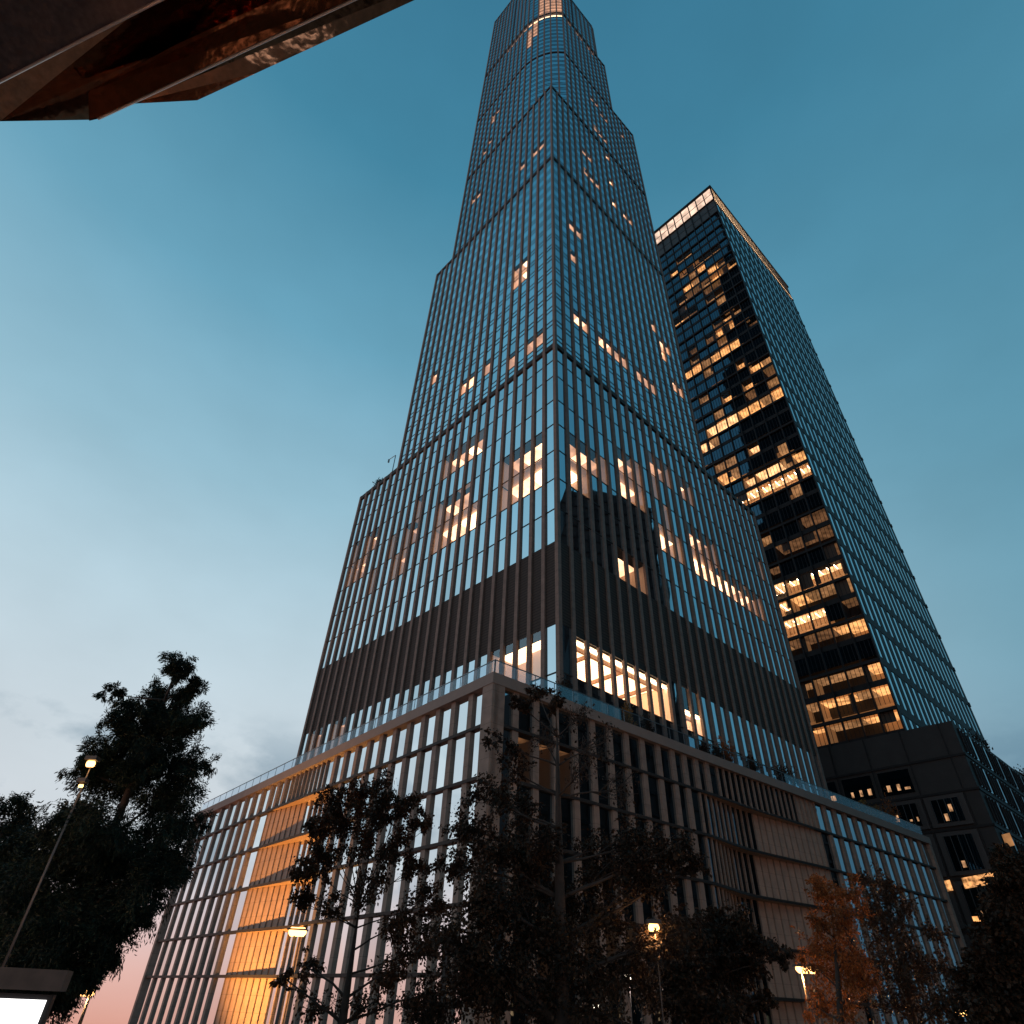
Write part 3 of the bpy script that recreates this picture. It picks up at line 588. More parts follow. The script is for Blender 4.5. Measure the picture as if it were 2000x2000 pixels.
def leafmat(name, c1, c2, rough=.55, trans=.25):
    m = bpy.data.materials.new(name); m.use_nodes = True; nt = m.node_tree; N = nt.nodes; L = nt.links; b = N['Principled BSDF']; b.inputs['Specular IOR Level'].default_value = .12
    g = N.new('ShaderNodeNewGeometry'); tc = N.new('ShaderNodeTexCoord'); n = N.new('ShaderNodeTexNoise'); n.inputs['Scale'].default_value = .9; L.new(tc.outputs['Object'], n.inputs['Vector'])
    ad = N.new('ShaderNodeMath'); ad.operation = 'ADD'; ad.use_clamp = True; mu = N.new('ShaderNodeMath'); mu.operation = 'MULTIPLY_ADD'; mu.inputs[1].default_value = .5; mu.inputs[2].default_value = -.25
    L.new(g.outputs['Random Per Island'], mu.inputs[0]); L.new(mu.outputs[0], ad.inputs[0]); L.new(n.outputs['Fac'], ad.inputs[1])
    r = N.new('ShaderNodeValToRGB'); r.color_ramp.elements[0].position = .3; r.color_ramp.elements[1].position = .75; r.color_ramp.elements[0].color = (*c1, 1); r.color_ramp.elements[1].color = (*c2, 1)
    L.new(ad.outputs[0], r.inputs[0]); L.new(r.outputs[0], b.inputs['Base Color']); b.inputs['Roughness'].default_value = rough
    t = N.new('ShaderNodeBsdfTranslucent'); L.new(r.outputs[0], t.inputs[0]); mx = N.new('ShaderNodeMixShader'); mx.inputs[0].default_value = trans
    L.new(b.outputs[0], mx.inputs[1]); L.new(t.outputs[0], mx.inputs[2]); L.new(mx.outputs[0], N['Material Output'].inputs[0]); return m
BARK = mat('bark', (.022, .017, .014), .9, noise=.35, nscale=6, bump=.4, bscale=30)
LG = leafmat('dark_green_needle_leaf', (.006, .012, .009), (.016, .028, .018), trans=.1)
LB = leafmat('brown_autumn_leaf', (.022, .012, .007), (.050, .026, .013), trans=.12)
LD = leafmat('dark_autumn_leaf', (.013, .009, .006), (.034, .021, .012), trans=.1)
LO = leafmat('orange_autumn_leaf', (.12, .042, .014), (.26, .095, .030), trans=.35)
LW = leafmat('lit_shrub_leaf', (.10, .06, .02), (.22, .12, .03))  # warm light on the terrace bushes is put into this leaf colour
def wig(p, q, n, w):
    p, q = np.array(p), np.array(q); t = np.linspace(0, 1, n)[:, None]; c = p + (q - p) * t; L = np.linalg.norm(q - p)
    o = rng.normal(size=(n, 3)) * w * L; o[0] = 0; o[-1] = 0; o = np.cumsum(o, 0) * .4; o -= o[-1] * t; return c + o
def tree(name, label, trunk, clumps, lm, lsize, n_leaf, r0=.16, twigs=10, fine=5, aspect=.5, spread=.16, droop=0., group=None, cat='tree', twr=.006, parent_up=True, leafdens=None):
    """trunk: list of points root->top. clumps: (centre, radius vector, weight). Limbs leave the trunk and reach each clump; twigs fill it; leaves sit along the twigs."""
    trunk = [np.array(p, float) for p in trunk]; base = trunk[0]
    root = thing(name, label, cat, (base[0], base[1], 0), group)
    mb = MB(); n = len(trunk); mb.tube(trunk, [r0 * (1 - .86 * i / (n - 1)) for i in range(n)], 9)
    P = []; D = []; tw = sum(c[2] for c in clumps)
    Tp = np.array(trunk)
    for c, r, w in clumps:
        c = np.array(c, float); r = np.array(r, float); rr = float(np.mean(r))
        cand = [i for i in range(n) if Tp[i, 2] < c[2] - .25 * rr] or [0]
        dist = [np.linalg.norm(Tp[i] - c) + max(0, .35 * abs(np.linalg.norm((Tp[i] - c)[:2])) - (c[2] - Tp[i, 2])) for i in cand]; j = cand[int(np.argmin(dist))]
        start = Tp[j]; limb = wig(start, c, 7, .03)
        rl = max(.012, r0 * .35 * (1 - .75 * j / n)); mb.tube(limb, [rl * (1 - .75 * i / 6) for i in range(7)], 6)
        bare = w < .15; nt_ = 15 if bare else int(twigs * max(.4, w))
        for k in range(nt_):
            v = rng.normal(size=3); v /= np.linalg.norm(v); v[2] = v[2] * .8 + .15
            e = c + v * r * rng.uniform(.75, 1.0); s = limb[rng.integers(3, 7)]
            tg = wig(s, e, 6, .05); tg[:, 2] -= droop * np.linspace(0, 1, 6) ** 2 * rr
            mb.tube(tg, [max(twr, rl * .35 * (1 - .8 * i / 5)) for i in range(6)], 4)
            for q in range(8 if bare else fine):
                s2 = tg[rng.integers(2, 6)]; v2 = rng.normal(size=3); v2 /= np.linalg.norm(v2); e2 = s2 + v2 * r * rng.uniform(.25, .55); e2[2] -= droop * .4 * rr
                mb.tube([s2, (s2 + e2) / 2 + rng.normal(size=3) * .04 * rr, e2], [twr, twr * .8, twr * .5], 3)
                m_ = max(1, int(n_leaf * w / tw / nt_ / (8 if bare else fine))); t = rng.uniform(.15, 1.05, m_)[:, None] ** .8
                pts = s2 + (e2 - s2) * t + rng.normal(size=(m_, 3)) * spread * rr * .5; P.append(pts); dd = np.tile(v2, (m_, 1)); dd[:, 2] -= .6; D.append(dd)
    link('trunk', mb, BARK, root, True)
    leaf_mesh('crown', np.concatenate(P), lsize, lm, root, aspect, dirs_=np.concatenate(D)); return root
def clump(px, py, rpx, hd, w=1., dz=0., squash=1.):
    c = at(px, py, hd + dz); sc = np.linalg.norm(c - CAM) / F * 1.0; r = rpx * sc * .82; return (c, np.array([r, r, r * squash]), w)
def trunkpts(px0, py0, px1, py1, hd, n=8):  # a trunk through two surveyed points, straight down to the ground
    b = at(px0, py0, hd); t = at(px1, py1, hd); G = gz(b); g = b.copy(); g[:2] += (b[:2] - t[:2]) * .15
    k = np.linspace(0, 1, n)[:, None]; up = b + (t - b) * k; return [np.array([g[0], g[1], G - .1]), *up]
# T1: tall dark feathery tree at the left
H = 24.
cl = [(350, 1300, 34, .9), (372, 1345, 30, .7), (322, 1360, 42, 1.1), (365, 1420, 45, 1.2), (225, 1358, 22, .4), (245, 1410, 38, .9), (300, 1440, 60, 1.7), (205, 1455, 36, .8), (375, 1490, 40, 1.), (335, 1405, 40, 1.), (295, 1385, 30, .7), (285, 1485, 50, 1.2), (270, 1440, 40, .9), (190, 1500, 40, .9),
      (160, 1505, 30, .5), (240, 1520, 66, 1.9), (340, 1540, 58, 1.7), (150, 1580, 48, 1.2), (215, 1610, 72, 2.2), (310, 1640, 66, 2.), (370, 1600, 34, .8), (110, 1660, 60, 1.6), (190, 1700, 80, 2.4), (275, 1730, 62, 1.8), (335, 1690, 38, .9),
      (80, 1760, 70, 2.), (150, 1800, 80, 2.4), (225, 1810, 58, 1.5), (275, 1790, 32, .6), (60, 1850, 70, 2.), (130, 1880, 62, 1.8), (190, 1870, 40, .9), (90, 1945, 50, 1.3), (135, 1925, 34, .7)]
tree('feathery_tree', 'tall dark feathery green tree at the left, its top against the pale sky', trunkpts(75, 1990, 352, 1292, H), [clump(x, y, r, H, w, random.uniform(-1.5, 1.5)) for x, y, r, w in cl], LG, .115, 230000, r0=.22, twigs=13, fine=6, aspect=.24, spread=.19, droop=.15, twr=.005)
cl = [(20, 1600, 36, .9), (10, 1660, 55, 1.4), (55, 1680, 45, 1.2), (5, 1740, 60, 1.6), (50, 1790, 60, 1.6), (-40, 1700, 60, 1.2), (0, 1850, 70, 1.8), (-50, 1800, 60, 1.3), (40, 1900, 40, 1.), (-70, 1620, 50, .8)]
tree('feathery_tree', 'broader dark green tree cut off by the left edge, behind the tall one', trunkpts(-120, 1990, 10, 1610, 30), [clump(x, y, r, 30, w, random.uniform(-1.5, 1.5)) for x, y, r, w in cl], LG, .14, 70000, r0=.22, twigs=13, fine=6, aspect=.28, spread=.19, twr=.006)
# T2: upright tree in front of the left podium face
H = 26.
tr = trunkpts(668, 2000, 702, 1770, H, 6)
cl = [(700, 1545, 34, .9), (745, 1535, 34, .9), (660, 1575, 36, .9), (790, 1570, 30, .8), (625, 1610, 26, .7), (830, 1600, 24, .5), (735, 1600, 45, .7), (690, 1640, 42, .6), (780, 1640, 40, .7), (640, 1660, 36, .6), (830, 1680, 34, .5), (600, 1700, 28, .6),
      (585, 1760, 24, .4), (850, 1760, 40, .6), (745, 1700, 46, .4), (800, 1790, 50, .6), (640, 1770, 32, .3), (700, 1760, 40, .25), (590, 1880, 26, .2), (550, 1905, 20, .15), (850, 1850, 44, .6), (780, 1880, 46, .5), (740, 1950, 50, .35), (620, 1960, 40, .2), (845, 1940, 50, .7)]
tree('upright_tree', 'upright half bare brown tree with forking limbs before the orange lit podium bay', tr, [clump(x, y, r, H, w, random.uniform(-1.2, 1.2)) for x, y, r, w in cl], LB, .105, 30000, r0=.17, twigs=11, fine=4, aspect=.6, spread=.28, twr=.009)
# T3: large centre tree
H = 22.
tr = trunkpts(1098, 2000, 1088, 1440, H, 9)
cl = [(1045, 1345, 20, .35), (1085, 1375, 24, .35), (1010, 1370, 18, .4), (1130, 1400, 40, .06), (1180, 1450, 50, .05), (1060, 1440, 45, .12), (1210, 1540, 50, .06), (975, 1450, 30, .4), (990, 1500, 44, .35), (950, 1560, 46, .8), (1000, 1590, 50, .7), (1140, 1500, 50, .06), (905, 1610, 40, .8), (1050, 1640, 50, .6),
      (960, 1660, 60, 1.5), (880, 1690, 36, .6), (1030, 1710, 60, 1.4), (1160, 1660, 45, .5), (1240, 1650, 50, 1.1), (1310, 1665, 46, 1.2), (1355, 1690, 26, .6), (1190, 1710, 55, 1.1), (1270, 1720, 45, 1.), (940, 1760, 62, 1.8), (1100, 1760, 60, 1.2), (1190, 1800, 60, 1.2), (1020, 1810, 66, 1.7),
      (900, 1850, 60, 1.6), (1290, 1840, 50, 1.1), (1110, 1860, 60, 1.1), (980, 1890, 66, 1.8), (900, 1940, 66, 1.7), (1050, 1950, 66, 1.3), (1170, 1900, 56, .8), (1240, 1900, 50, .9), (1180, 1980, 60, .9), (1340, 1800, 40, .8), (820, 1990, 46, .8)]
tree('large_tree', 'large dark brown tree in the middle before the podium corner, bare twigs at its top', tr, [clump(x, y, r, H, w, random.uniform(-1.3, 1.3)) for x, y, r, w in cl], LD, .105, 50000, r0=.26, twigs=12, fine=5, aspect=.65, spread=.27, twr=.0075)
H = 27.
cl = [(1350, 1830, 40, 1.), (1400, 1810, 36, 1.), (1445, 1820, 34, .9), (1490, 1835, 26, .6), (1330, 1890, 50, 1.2), (1400, 1890, 46, 1.1), (1450, 1900, 36, .8), (1300, 1950, 56, 1.3), (1380, 1960, 56, 1.3), (1440, 1975, 36, .7), (1490, 1950, 22, .3), (1530, 1870, 18, .2)]
tree('low_tree', 'low dark leafy tree just right of the large middle tree', trunkpts(1345, 2010, 1380, 1880, H, 5), [clump(x, y, r, H, w, random.uniform(-1.2, 1.2)) for x, y, r, w in cl], LD, .115, 25000, r0=.18, twigs=12, fine=5, aspect=.65, spread=.28, twr=.008)
# T4: rust coloured trees at the right
H = 38.
cl = [(1590, 1730, 24, .5), (1620, 1760, 30, .7), (1590, 1800, 26, .5), (1650, 1800, 34, .9), (1610, 1850, 34, .7), (1580, 1880, 20, .3), (1660, 1860, 40, .9), (1630, 1910, 36, .6), (1680, 1920, 40, .8), (1650, 1970, 44, .8), (1590, 1960, 26, .4), (1665, 1740, 26, .5)]
tree('rust_tree', 'rust orange autumn tree beside the glowing street lamp at the right', trunkpts(1643, 2000, 1625, 1770, H, 8), [clump(x, y, r, H, w, random.uniform(-1.5, 1.5)) for x, y, r, w in cl], LO, .135, 10000, r0=.16, twigs=11, fine=4, aspect=.55, spread=.28, twr=.01)
cl = [(1695, 1715, 24, .6), (1730, 1740, 28, .7), (1700, 1770, 34, .9), (1755, 1780, 32, .8), (1720, 1830, 44, 1.1), (1780, 1840, 36, .9), (1820, 1820, 24, .4), (1700, 1890, 40, .9), (1760, 1900, 48, 1.1), (1830, 1890, 34, .7), (1740, 1960, 52, 1.2), (1810, 1960, 48, 1.), (1870, 1950, 34, .6), (1860, 1890, 22, .3)]
tree('rust_tree', 'brown thinning autumn tree before the right end of the podium', trunkpts(1790, 2010, 1725, 1740, H + 3, 8), [clump(x, y, r, H + 3, w, random.uniform(-1.5, 1.5)) for x, y, r, w in cl], LB, .14, 11500, r0=.16, twigs=11, fine=4, aspect=.55, spread=.28, twr=.011)
H = 30.
cl = [(1965, 1665, 22, .5), (1990, 1700, 34, .8), (1950, 1720, 22, .4), (1985, 1760, 40, 1.), (1950, 1790, 30, .7), (2010, 1810, 46, 1.1), (1960, 1840, 44, 1.1), (1925, 1870, 30, .7), (1990, 1900, 50, 1.3), (1930, 1930, 42, 1.), (1975, 1970, 50, 1.2), (1905, 1975, 34, .7), (2040, 1730, 44, .8), (2050, 1900, 60, 1.1)]
tree('dark_tree', 'dark brown leafy tree at the right edge, below the dark tower', trunkpts(2020, 2040, 1985, 1720, H, 8), [clump(x, y, r, H, w, random.uniform(-1.5, 1.5)) for x, y, r, w in cl], LD, .145, 36000, r0=.2, twigs=12, fine=5, aspect=.6, spread=.28, twr=.008)

# ------------------------------------------------------------------ shrubs on the terraces
def shrub(label, c, h, r, lm, nl, ls, cat='shrub', name='terrace_shrub', group=None, pot=True):
    root = thing(name, label, cat, tuple(c), group); mb = MB(); P = []; D = []
    for k in range(14):
        v = rng.normal(size=3); v[2] = abs(v[2]) + .6; v /= np.linalg.norm(v); e = c + v * np.array([r, r, h]) * rng.uniform(.6, 1); tg = wig(c, e, 5, .06); mb.tube(tg, [.05 * h / 3, .04 * h / 3, .03 * h / 3, .02 * h / 3, .012], 4)
        m_ = nl // 14; t = rng.uniform(.3, 1.05, m_)[:, None]; P.append(c + (e - c) * t + rng.normal(size=(m_, 3)) * r * .2); D.append(np.tile(v, (m_, 1)))
    link('stem', mb, BARK, root); leaf_mesh('foliage', np.concatenate(P), ls, lm, root, .5, dirs_=np.concatenate(D))
    if pot: link('planter', MB().prism([np.array([c[0] + a * .8, c[1] + b * .8]) for a, b in ((-1, -1), (1, -1), (1, 1), (-1, 1))], c[2] - .7, c[2] + .02), M['dmetal'], root)
    return root
def onroof(px, back, z=30.0):           # a spot on the right terrace: pixel column, metres behind the parapet
    O = PC + back * uL; P0 = O + 0 * uR; d = ray(px, 1320 + .3747 * (px - 964)); X = CAM + d * (((P0 - CAM) @ uL) / (d @ uL)); return np.array([X[0], X[1], z])
SH = [(1226, 2.2, 3.0, 1.0, LW, 'small lit tree on the terrace before the glowing restaurant window'), (1262, 2.5, 2.4, 1.2, LD, 'low dark shrub on the terrace right of the small lit tree'),
      (1372, 2.2, 2.2, 1.1, LD, 'dark bush behind the terrace railing right of the restaurant'), (1421, 2.0, 3.6, 1.5, LO, 'orange bush behind the terrace railing, halfway along the right podium face'), (1402, 2., 1.6, 1.6, LD, 'low dark hedge at the foot of the orange terrace bush'),
      (1473, 2.2, 3.0, 1.0, LB, 'thin brown shrub on the terrace right of the orange bush'), (1535, 2.2, 3.2, 2.2, LD, 'round black bush on the terrace near the tower end'),
      (1690, 2.2, 2.2, 1.5, LW, 'leftmost yellow lit grass clump on the far right terrace'), (1712, 2.2, 2.0, 1.4, LW, 'second yellow lit grass clump on the far right terrace'), (1747, 2.4, 6.0, 2.4, LO, 'tallest orange lit shrub on the far right terrace'), (1105, 2.0, 2.4, 1.6, LD, 'dark bush at the terrace corner behind the large middle tree')]
for px, bk, h, r, lm, lab in SH:
    c = onroof(px, bk, 30.4); shrub(lab, c, h + 1.2, r, lm, 900, .3, group='shrubs along the podium terrace')
Xb = T + 67.5 * tL + 1.5 * tR; shrub('small dark shrub on the ledge at the left shoulder of the tower', np.array([Xb[0], Xb[1], 110.2]), 4.6, 1.4, LG, 500, .5)
for (px, hgt, r, lab) in ((1893, 7, 6, 'dark brown bush on the black podium roof at the foot of the dark tower'), (1985, 6, 6, 'dark bush on the black podium roof at the right edge')):
    b = (px - 1856) * .42; p = Q + 4 * tL + (10 + b) * tR; c = onplane(px, 1405 + (px - 1856) * .81, Q + 5 * tL, tL); shrub(lab, np.array([c[0], c[1], PZ + .7]), hgt, r, LB, 2600, .7)
# small davit on the left shoulder
Xd = T + 58 * tL - .2 * tR; dv = thing('davit', 'thin davit arm on the left shoulder of the tower', 'davit', (Xd[0], Xd[1], 109.6))
link('mast', MB().tube([Xd + [0, 0, 109.6], Xd + [0, 0, 115.4]], .12), M['steel'], dv); link('arm', MB().tube([Xd + [0, 0, 115.4], Xd + 3.2 * tL + [0, 0, 115.9]], .1), M['steel'], dv); link('head', MB().abox(Xd + 3.2 * tL + [0, 0, 115.4], (.4, .4, 1)), M['steel'], dv)

# ------------------------------------------------------------------ street lamps
def light(name, loc, e, col, r=.25, kind='POINT', parent=None, rot=None, spot=None, size=None):
    l = bpy.data.lights.new(name, kind); l.energy = e; l.color = (col[0], col[1] * .88, col[2] * .95)
    if kind in ('POINT', 'SPOT'): l.shadow_soft_size = r
    if spot: l.spot_size = spot; l.spot_blend = .9
    o = bpy.data.objects.new(name, l); COL.objects.link(o); o.location = loc
    if rot is not None: o.rotation_euler = Vector(rot).to_track_quat('-Z', 'Y').to_euler()
    if parent: o.parent = parent; o.matrix_parent_inverse = parent.matrix_world.inverted()
    return o
LAMPW = emis('sodium_lamp', (1, .50, .16), 5.5); LAMPC = emis('white_lamp', (1, .85, .66), 6)
POLE = mat('painted_pole', (.05, .05, .05), .5, metal=.4, noise=.15, nscale=4)
def lamp(label, px, py, hd, armpx, energy, col=(1, .52, .17), m=LAMPW, hs=(.55, .3, .12), pr=.07, group='lit street lamps round the plaza', pole_off=0.):
    h = at(px, py, hd); pb = at(px + armpx, py, hd); base = np.array([pb[0], pb[1], gz(pb)])
    root = thing('street_lamp', label, 'street lamp', tuple(base), group)
    link('pole', MB().tube([base, (base + pb) / 2, pb + [0, 0, .25]], [pr * 1.3, pr, pr * .75], 10), POLE, root, True)
    link('arm', MB().tube([pb + [0, 0, .2], h + [0, 0, .22]], pr * .5, 6), POLE, root, True)
    hd_ = link('lamp_head', MB().abox(h + [0, 0, .14], (hs[0] + .1, hs[1] + .1, .1)), POLE, root)
    ln = link('lens', MB().tube([h + [-hs[0] / 2, 0, 0], h + [-hs[0] / 2.6, 0, 0], h + [hs[0] / 2.6, 0, 0], h + [hs[0] / 2, 0, 0]], [hs[2] * .25, hs[2] * .6, hs[2] * .6, hs[2] * .25], 10), m, hd_, True); 
    if energy: light('lamp_light', h - [0, 0, .15], energy, col, .15, parent=root)
    return root, h
lamp('brightest lamp, glaring white-orange before the orange lit podium bay at the left', 581, 1820, 60, -4, 1200, hs=(1.3, .8, .5), pr=.12)
hL = at(581, 1820, 60)
lamp('amber lamp half hidden in the leaves of the large middle tree', 1277, 1812, 21.9, 2, 130, hs=(.30, .2, .16), pr=.016)
lamp('lamp with a flat bright head on a tall pole, left of the rust orange tree', 1576, 1893, 44, -13, 5200, hs=(1.15, .5, .32))
lamp('small lamp low at the right edge of the podium, under brown leaves', 1872, 1977, 52, -9, 2500, hs=(.9, .5, .3))
lamp('small lamp low at the left between the feathery tree and the podium', 168, 1938, 40, 10, 800, hs=(.75, .5, .25))
lamp('white lamp glinting low behind the large middle tree', 1226, 1910, 24.5, 3, 60, (1, .85, .7), LAMPC, (.20, .15, .14), pr=.014)
lamp('small white lamp lowest behind the large middle tree, left of the other', 1164, 1957, 48, 6, 400, (1, .85, .7), LAMPC, (.35, .3, .5))
r_, h_ = lamp('tall slender lamp standing inside the crown of the feathery tree', 177, 1492, 22.2, 3, 8, hs=(.22, .16, .14), pr=.022)
r2_, _ = lamp('smaller amber lamp under the tall slender one in the feathery tree', 158, 1535, 22.0, 5, 2, hs=(.12, .1, .07), pr=.018)
# added ground flood stands in for the bright lamp's glow on the podium bay
def floodto(h, s, z, e, col, ang): 
    t = PC + s * uL + np.array([0, 0, z]); light('lamp_light', h, e, col, .5, 'SPOT', rot=tuple(t - h), spot=math.radians(ang))
bay = PC + 47 * uL - 14 * uR; bay[2] = -5.6
fl = thing('added_flood_lamp', 'added ground flood lamp lighting the left podium bay in place of the street lamp', 'flood lamp', (bay[0], bay[1], 0))
link('post', MB().tube([bay * [1, 1, 0] + [0, 0, -7], bay], .09, 8), POLE, fl); fh = link('housing', MB().abox(bay, (.7, .5, .4)), POLE, fl); link('lens', MB().abox(bay + [0, 0, .26], (.5, .35, .1)), LAMPW, fh)
tgt = PC + 46 * uL + .5 * uR; tgt[2] = 10.; bb = bay + [0, 0, .9]
light('added_flood_light', bb, 75000, (1, .50, .115), .3, 'SPOT', fl, tuple(tgt - bb), math.radians(100))
# dark camera pole in front of the podium corner
cpb = at(876, 1815, 30); cpg = cpb * [1, 1, 0] + [0, 0, gz(cpb)]; cp = thing('camera_pole', 'dark pole with a boxy camera head before the podium corner', 'pole', (cpb[0], cpb[1], 0))
link('pole', MB().tube([cpg, cpb], .16, 8), POLE, cp); link('camera_box', MB().abox(cpb + [-.35, -.1, -.3], (.35, .5, .4)), POLE, cp); link('bracket', MB().abox(cpb + [-.15, 0, -.35], (.3, .12, .12)), POLE, cp)
sbp = at(1590, 1960, 44); sb = thing('signal_head', 'dark signal boxes beside the lamp pole at the right', 'traffic signal', (sbp[0], sbp[1], 0))
link('post', MB().tube([sbp * [1, 1, 0] + [0, 0, gz(sbp)], sbp + [0, 0, .6]], .09, 8), POLE, sb); link('signal_box', MB().abox(sbp + [.3, -.1, 0], (.4, .4, 1.1)), POLE, sb); link('signal_box', MB().abox(sbp + [.3, -.1, -1.5], (.4, .4, .9)), POLE, sb)

# ------------------------------------------------------------------ lit kiosk at the lower left
k0 = at(30, 1985, 13); kd = np.array([.93, .36, 0]); kn = np.array([.36, -.93, 0])
ks = thing('sign_kiosk', 'white backlit sign board under a dark canopy at the lower left corner', 'sign', (k0[0], k0[1], 0))
zt = at(30, 1951, 13)[2]; zc = at(30, 1890, 13)[2]
kx = k0 * [1, 1, 0]
link('cabinet', MB().box(kx, kd, kn, -2.2, .36, -.3, 0, 0, zt + .06), M['dmetal'], ks)
m = emis('backlit_board', (1, .97, .95), 2.6); link('sign_face', MB().box(kx, kd, kn, -2.1, .30, .004, .03, .5, zt), m, ks)
link('canopy', MB().box(kx, kd, kn, -2.6, .44, -.5, .12, zt + .10, zc), mat('canopy_fascia', (.05, .04, .035), .7, noise=.3, nscale=5), ks)

# ------------------------------------------------------------------ copper clad structure overhead
def copper(name, tint, rough, bs, bscale):
    m = bpy.data.materials.new(name); m.use_nodes = True; nt = m.node_tree; N = nt.nodes; L = nt.links; b = N['Principled BSDF']; b.inputs['Specular IOR Level'].default_value = .12
    b.inputs['Metallic'].default_value = 1; tc = N.new('ShaderNodeTexCoord'); n = N.new('ShaderNodeTexNoise'); n.inputs['Scale'].default_value = bscale; n.inputs['Detail'].default_value = 4
    L.new(tc.outputs['Object'], n.inputs['Vector']); bp = N.new('ShaderNodeBump'); bp.inputs['Strength'].default_value = bs; bp.inputs['Distance'].default_value = .3; L.new(n.outputs['Fac'], bp.inputs['Height']); L.new(bp.outputs[0], b.inputs['Normal'])
    n2 = N.new('ShaderNodeTexNoise'); n2.inputs['Scale'].default_value = 9; n2.inputs['Detail'].default_value = 8; L.new(tc.outputs['Object'], n2.inputs['Vector']); r = N.new('ShaderNodeValToRGB'); r.color_ramp.elements[0].position = .3; r.color_ramp.elements[1].position = .75
    r.color_ramp.elements[0].color = (*[c * .7 for c in tint], 1); r.color_ramp.elements[1].color = (*[c * 1.15 for c in tint], 1); L.new(n2.outputs['Fac'], r.inputs[0]); L.new(r.outputs[0], b.inputs['Base Color']); b.inputs['Roughness'].default_value = rough; return m
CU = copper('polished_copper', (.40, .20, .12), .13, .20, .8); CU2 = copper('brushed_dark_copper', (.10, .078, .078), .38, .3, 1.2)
ves = thing('copper_structure', 'polished copper clad stepped structure jutting overhead at the upper left', 'sculpture', (-9, 6, 0))
SP = SP_cur = Parts(ves)
def cupoly(name, px, z, th, m, tilt=0.):
    P = [atz(x, y, z + (t if isinstance(t, (int, float)) else 0)) for x, y, t in px]
    mb = MB(); n = len(P); i0 = 0; mb.v = [tuple(p) for p in P] + [tuple(p + [0, 0, th]) for p in P]
    mb.f = [tuple(range(n)), tuple(range(2 * n - 1, n - 1, -1))] + [(k, (k + 1) % n, n + (k + 1) % n, n + k) for k in range(n)]; SP.add(name, mb, m)
# undersides stepping up and away: each polygon is one clad soffit at its own height
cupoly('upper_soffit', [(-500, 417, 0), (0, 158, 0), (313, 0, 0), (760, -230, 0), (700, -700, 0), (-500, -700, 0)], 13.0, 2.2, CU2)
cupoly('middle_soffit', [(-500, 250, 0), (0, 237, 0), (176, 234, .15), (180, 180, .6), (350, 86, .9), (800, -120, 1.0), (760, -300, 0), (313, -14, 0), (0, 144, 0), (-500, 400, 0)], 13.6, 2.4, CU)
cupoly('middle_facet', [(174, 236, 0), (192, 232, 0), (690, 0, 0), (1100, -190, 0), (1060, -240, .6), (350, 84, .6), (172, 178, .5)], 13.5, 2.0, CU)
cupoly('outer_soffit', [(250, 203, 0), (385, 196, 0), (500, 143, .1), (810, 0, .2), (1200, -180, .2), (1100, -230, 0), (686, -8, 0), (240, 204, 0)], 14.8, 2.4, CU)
def seam(a, b, z, r=.022): SP.add('edge_trim', MB().tube([atz(*a, z), atz(*b, z)], r, 6), M['trim'])
M['trim'] = mat('edge_trim_metal', (.5, .42, .38), .35, metal=.9)
seam((-200, 262), (313, 0), 12.96); seam((313, 0), (700, -198), 12.96); seam((192, 232), (690, 0), 13.46); seam((690, 0), (1000, -144), 13.46)
SP.build()

# ------------------------------------------------------------------ ground
def groundmat(name, col, br=None, scale=1):
    m = mat(name, col, .85, noise=.25, nscale=.8, bump=.15, bscale=30); return m
GZ = -7.0
gpts = [(-45, -160), (3000, -160), (3000, 3000), (-56, 3000), (-62, 148), (-66, 128), (-62, 96), (-78, 60), (-80, 20), (-70, -40)]
tag(link('ground', MB().prism(gpts, GZ - 2, GZ), groundmat('asphalt', (.05, .05, .052))), kind='structure')
tag(link('plaza_paving', MB().prism([(-24, -60), (62, -60), (62, 40), (30, 50), (-12, 48), (-24, 34)], GZ, 0), mat('granite_paving', (.16, .14, .12), .55, noise=.15, nscale=3, bump=.1, bscale=12)), kind='structure')
pv = MB().prism([pr(-1, -9), pr(-9, -9), pr(-9, 112), pr(-1, 112)], GZ + .004, GZ + .14); tag(link('pavement', pv, mat('concrete_pavement', (.22, .21, .20), .8, noise=.12, nscale=2)), kind='structure')
# warm plaza lamps out of view behind the camera: they light the trees, the piers and the copper soffit from below
for i, (x, y, z, e) in enumerate(((14, 8, 5, 1500), (-16, 14, 5, 1100), (34, 36, 6, 7000), (2, -8, 5, 1300), (54, 30, 6, 9000), (-9, 3, 4.0, 450))):
    b = np.array([x, y, 0.]); root = thing('plaza_lamp', ['low plaza lamp to the right of the viewer', 'low plaza lamp to the left of the viewer', 'plaza lamp between the viewer and the right podium face', 'plaza lamp behind the viewer', 'plaza lamp far to the right of the viewer', 'small plaza lamp under the copper structure'][i], 'lamp', tuple(b), 'plaza lamps around the viewer')
    link('pole', MB().tube([b, b + [0, 0, z]], .07, 8), POLE, root); link('lamp_head', MB().abox(b + [0, 0, z + .35], (.6, .6, .1)), POLE, root); link('lens', MB().abox(b + [0, 0, z + .2], (.45, .45, .18)), LAMPW, root)
    light('lamp_light', tuple(b + [0, 0, z - .1]), e, (1, .50, .22), .3, parent=root)

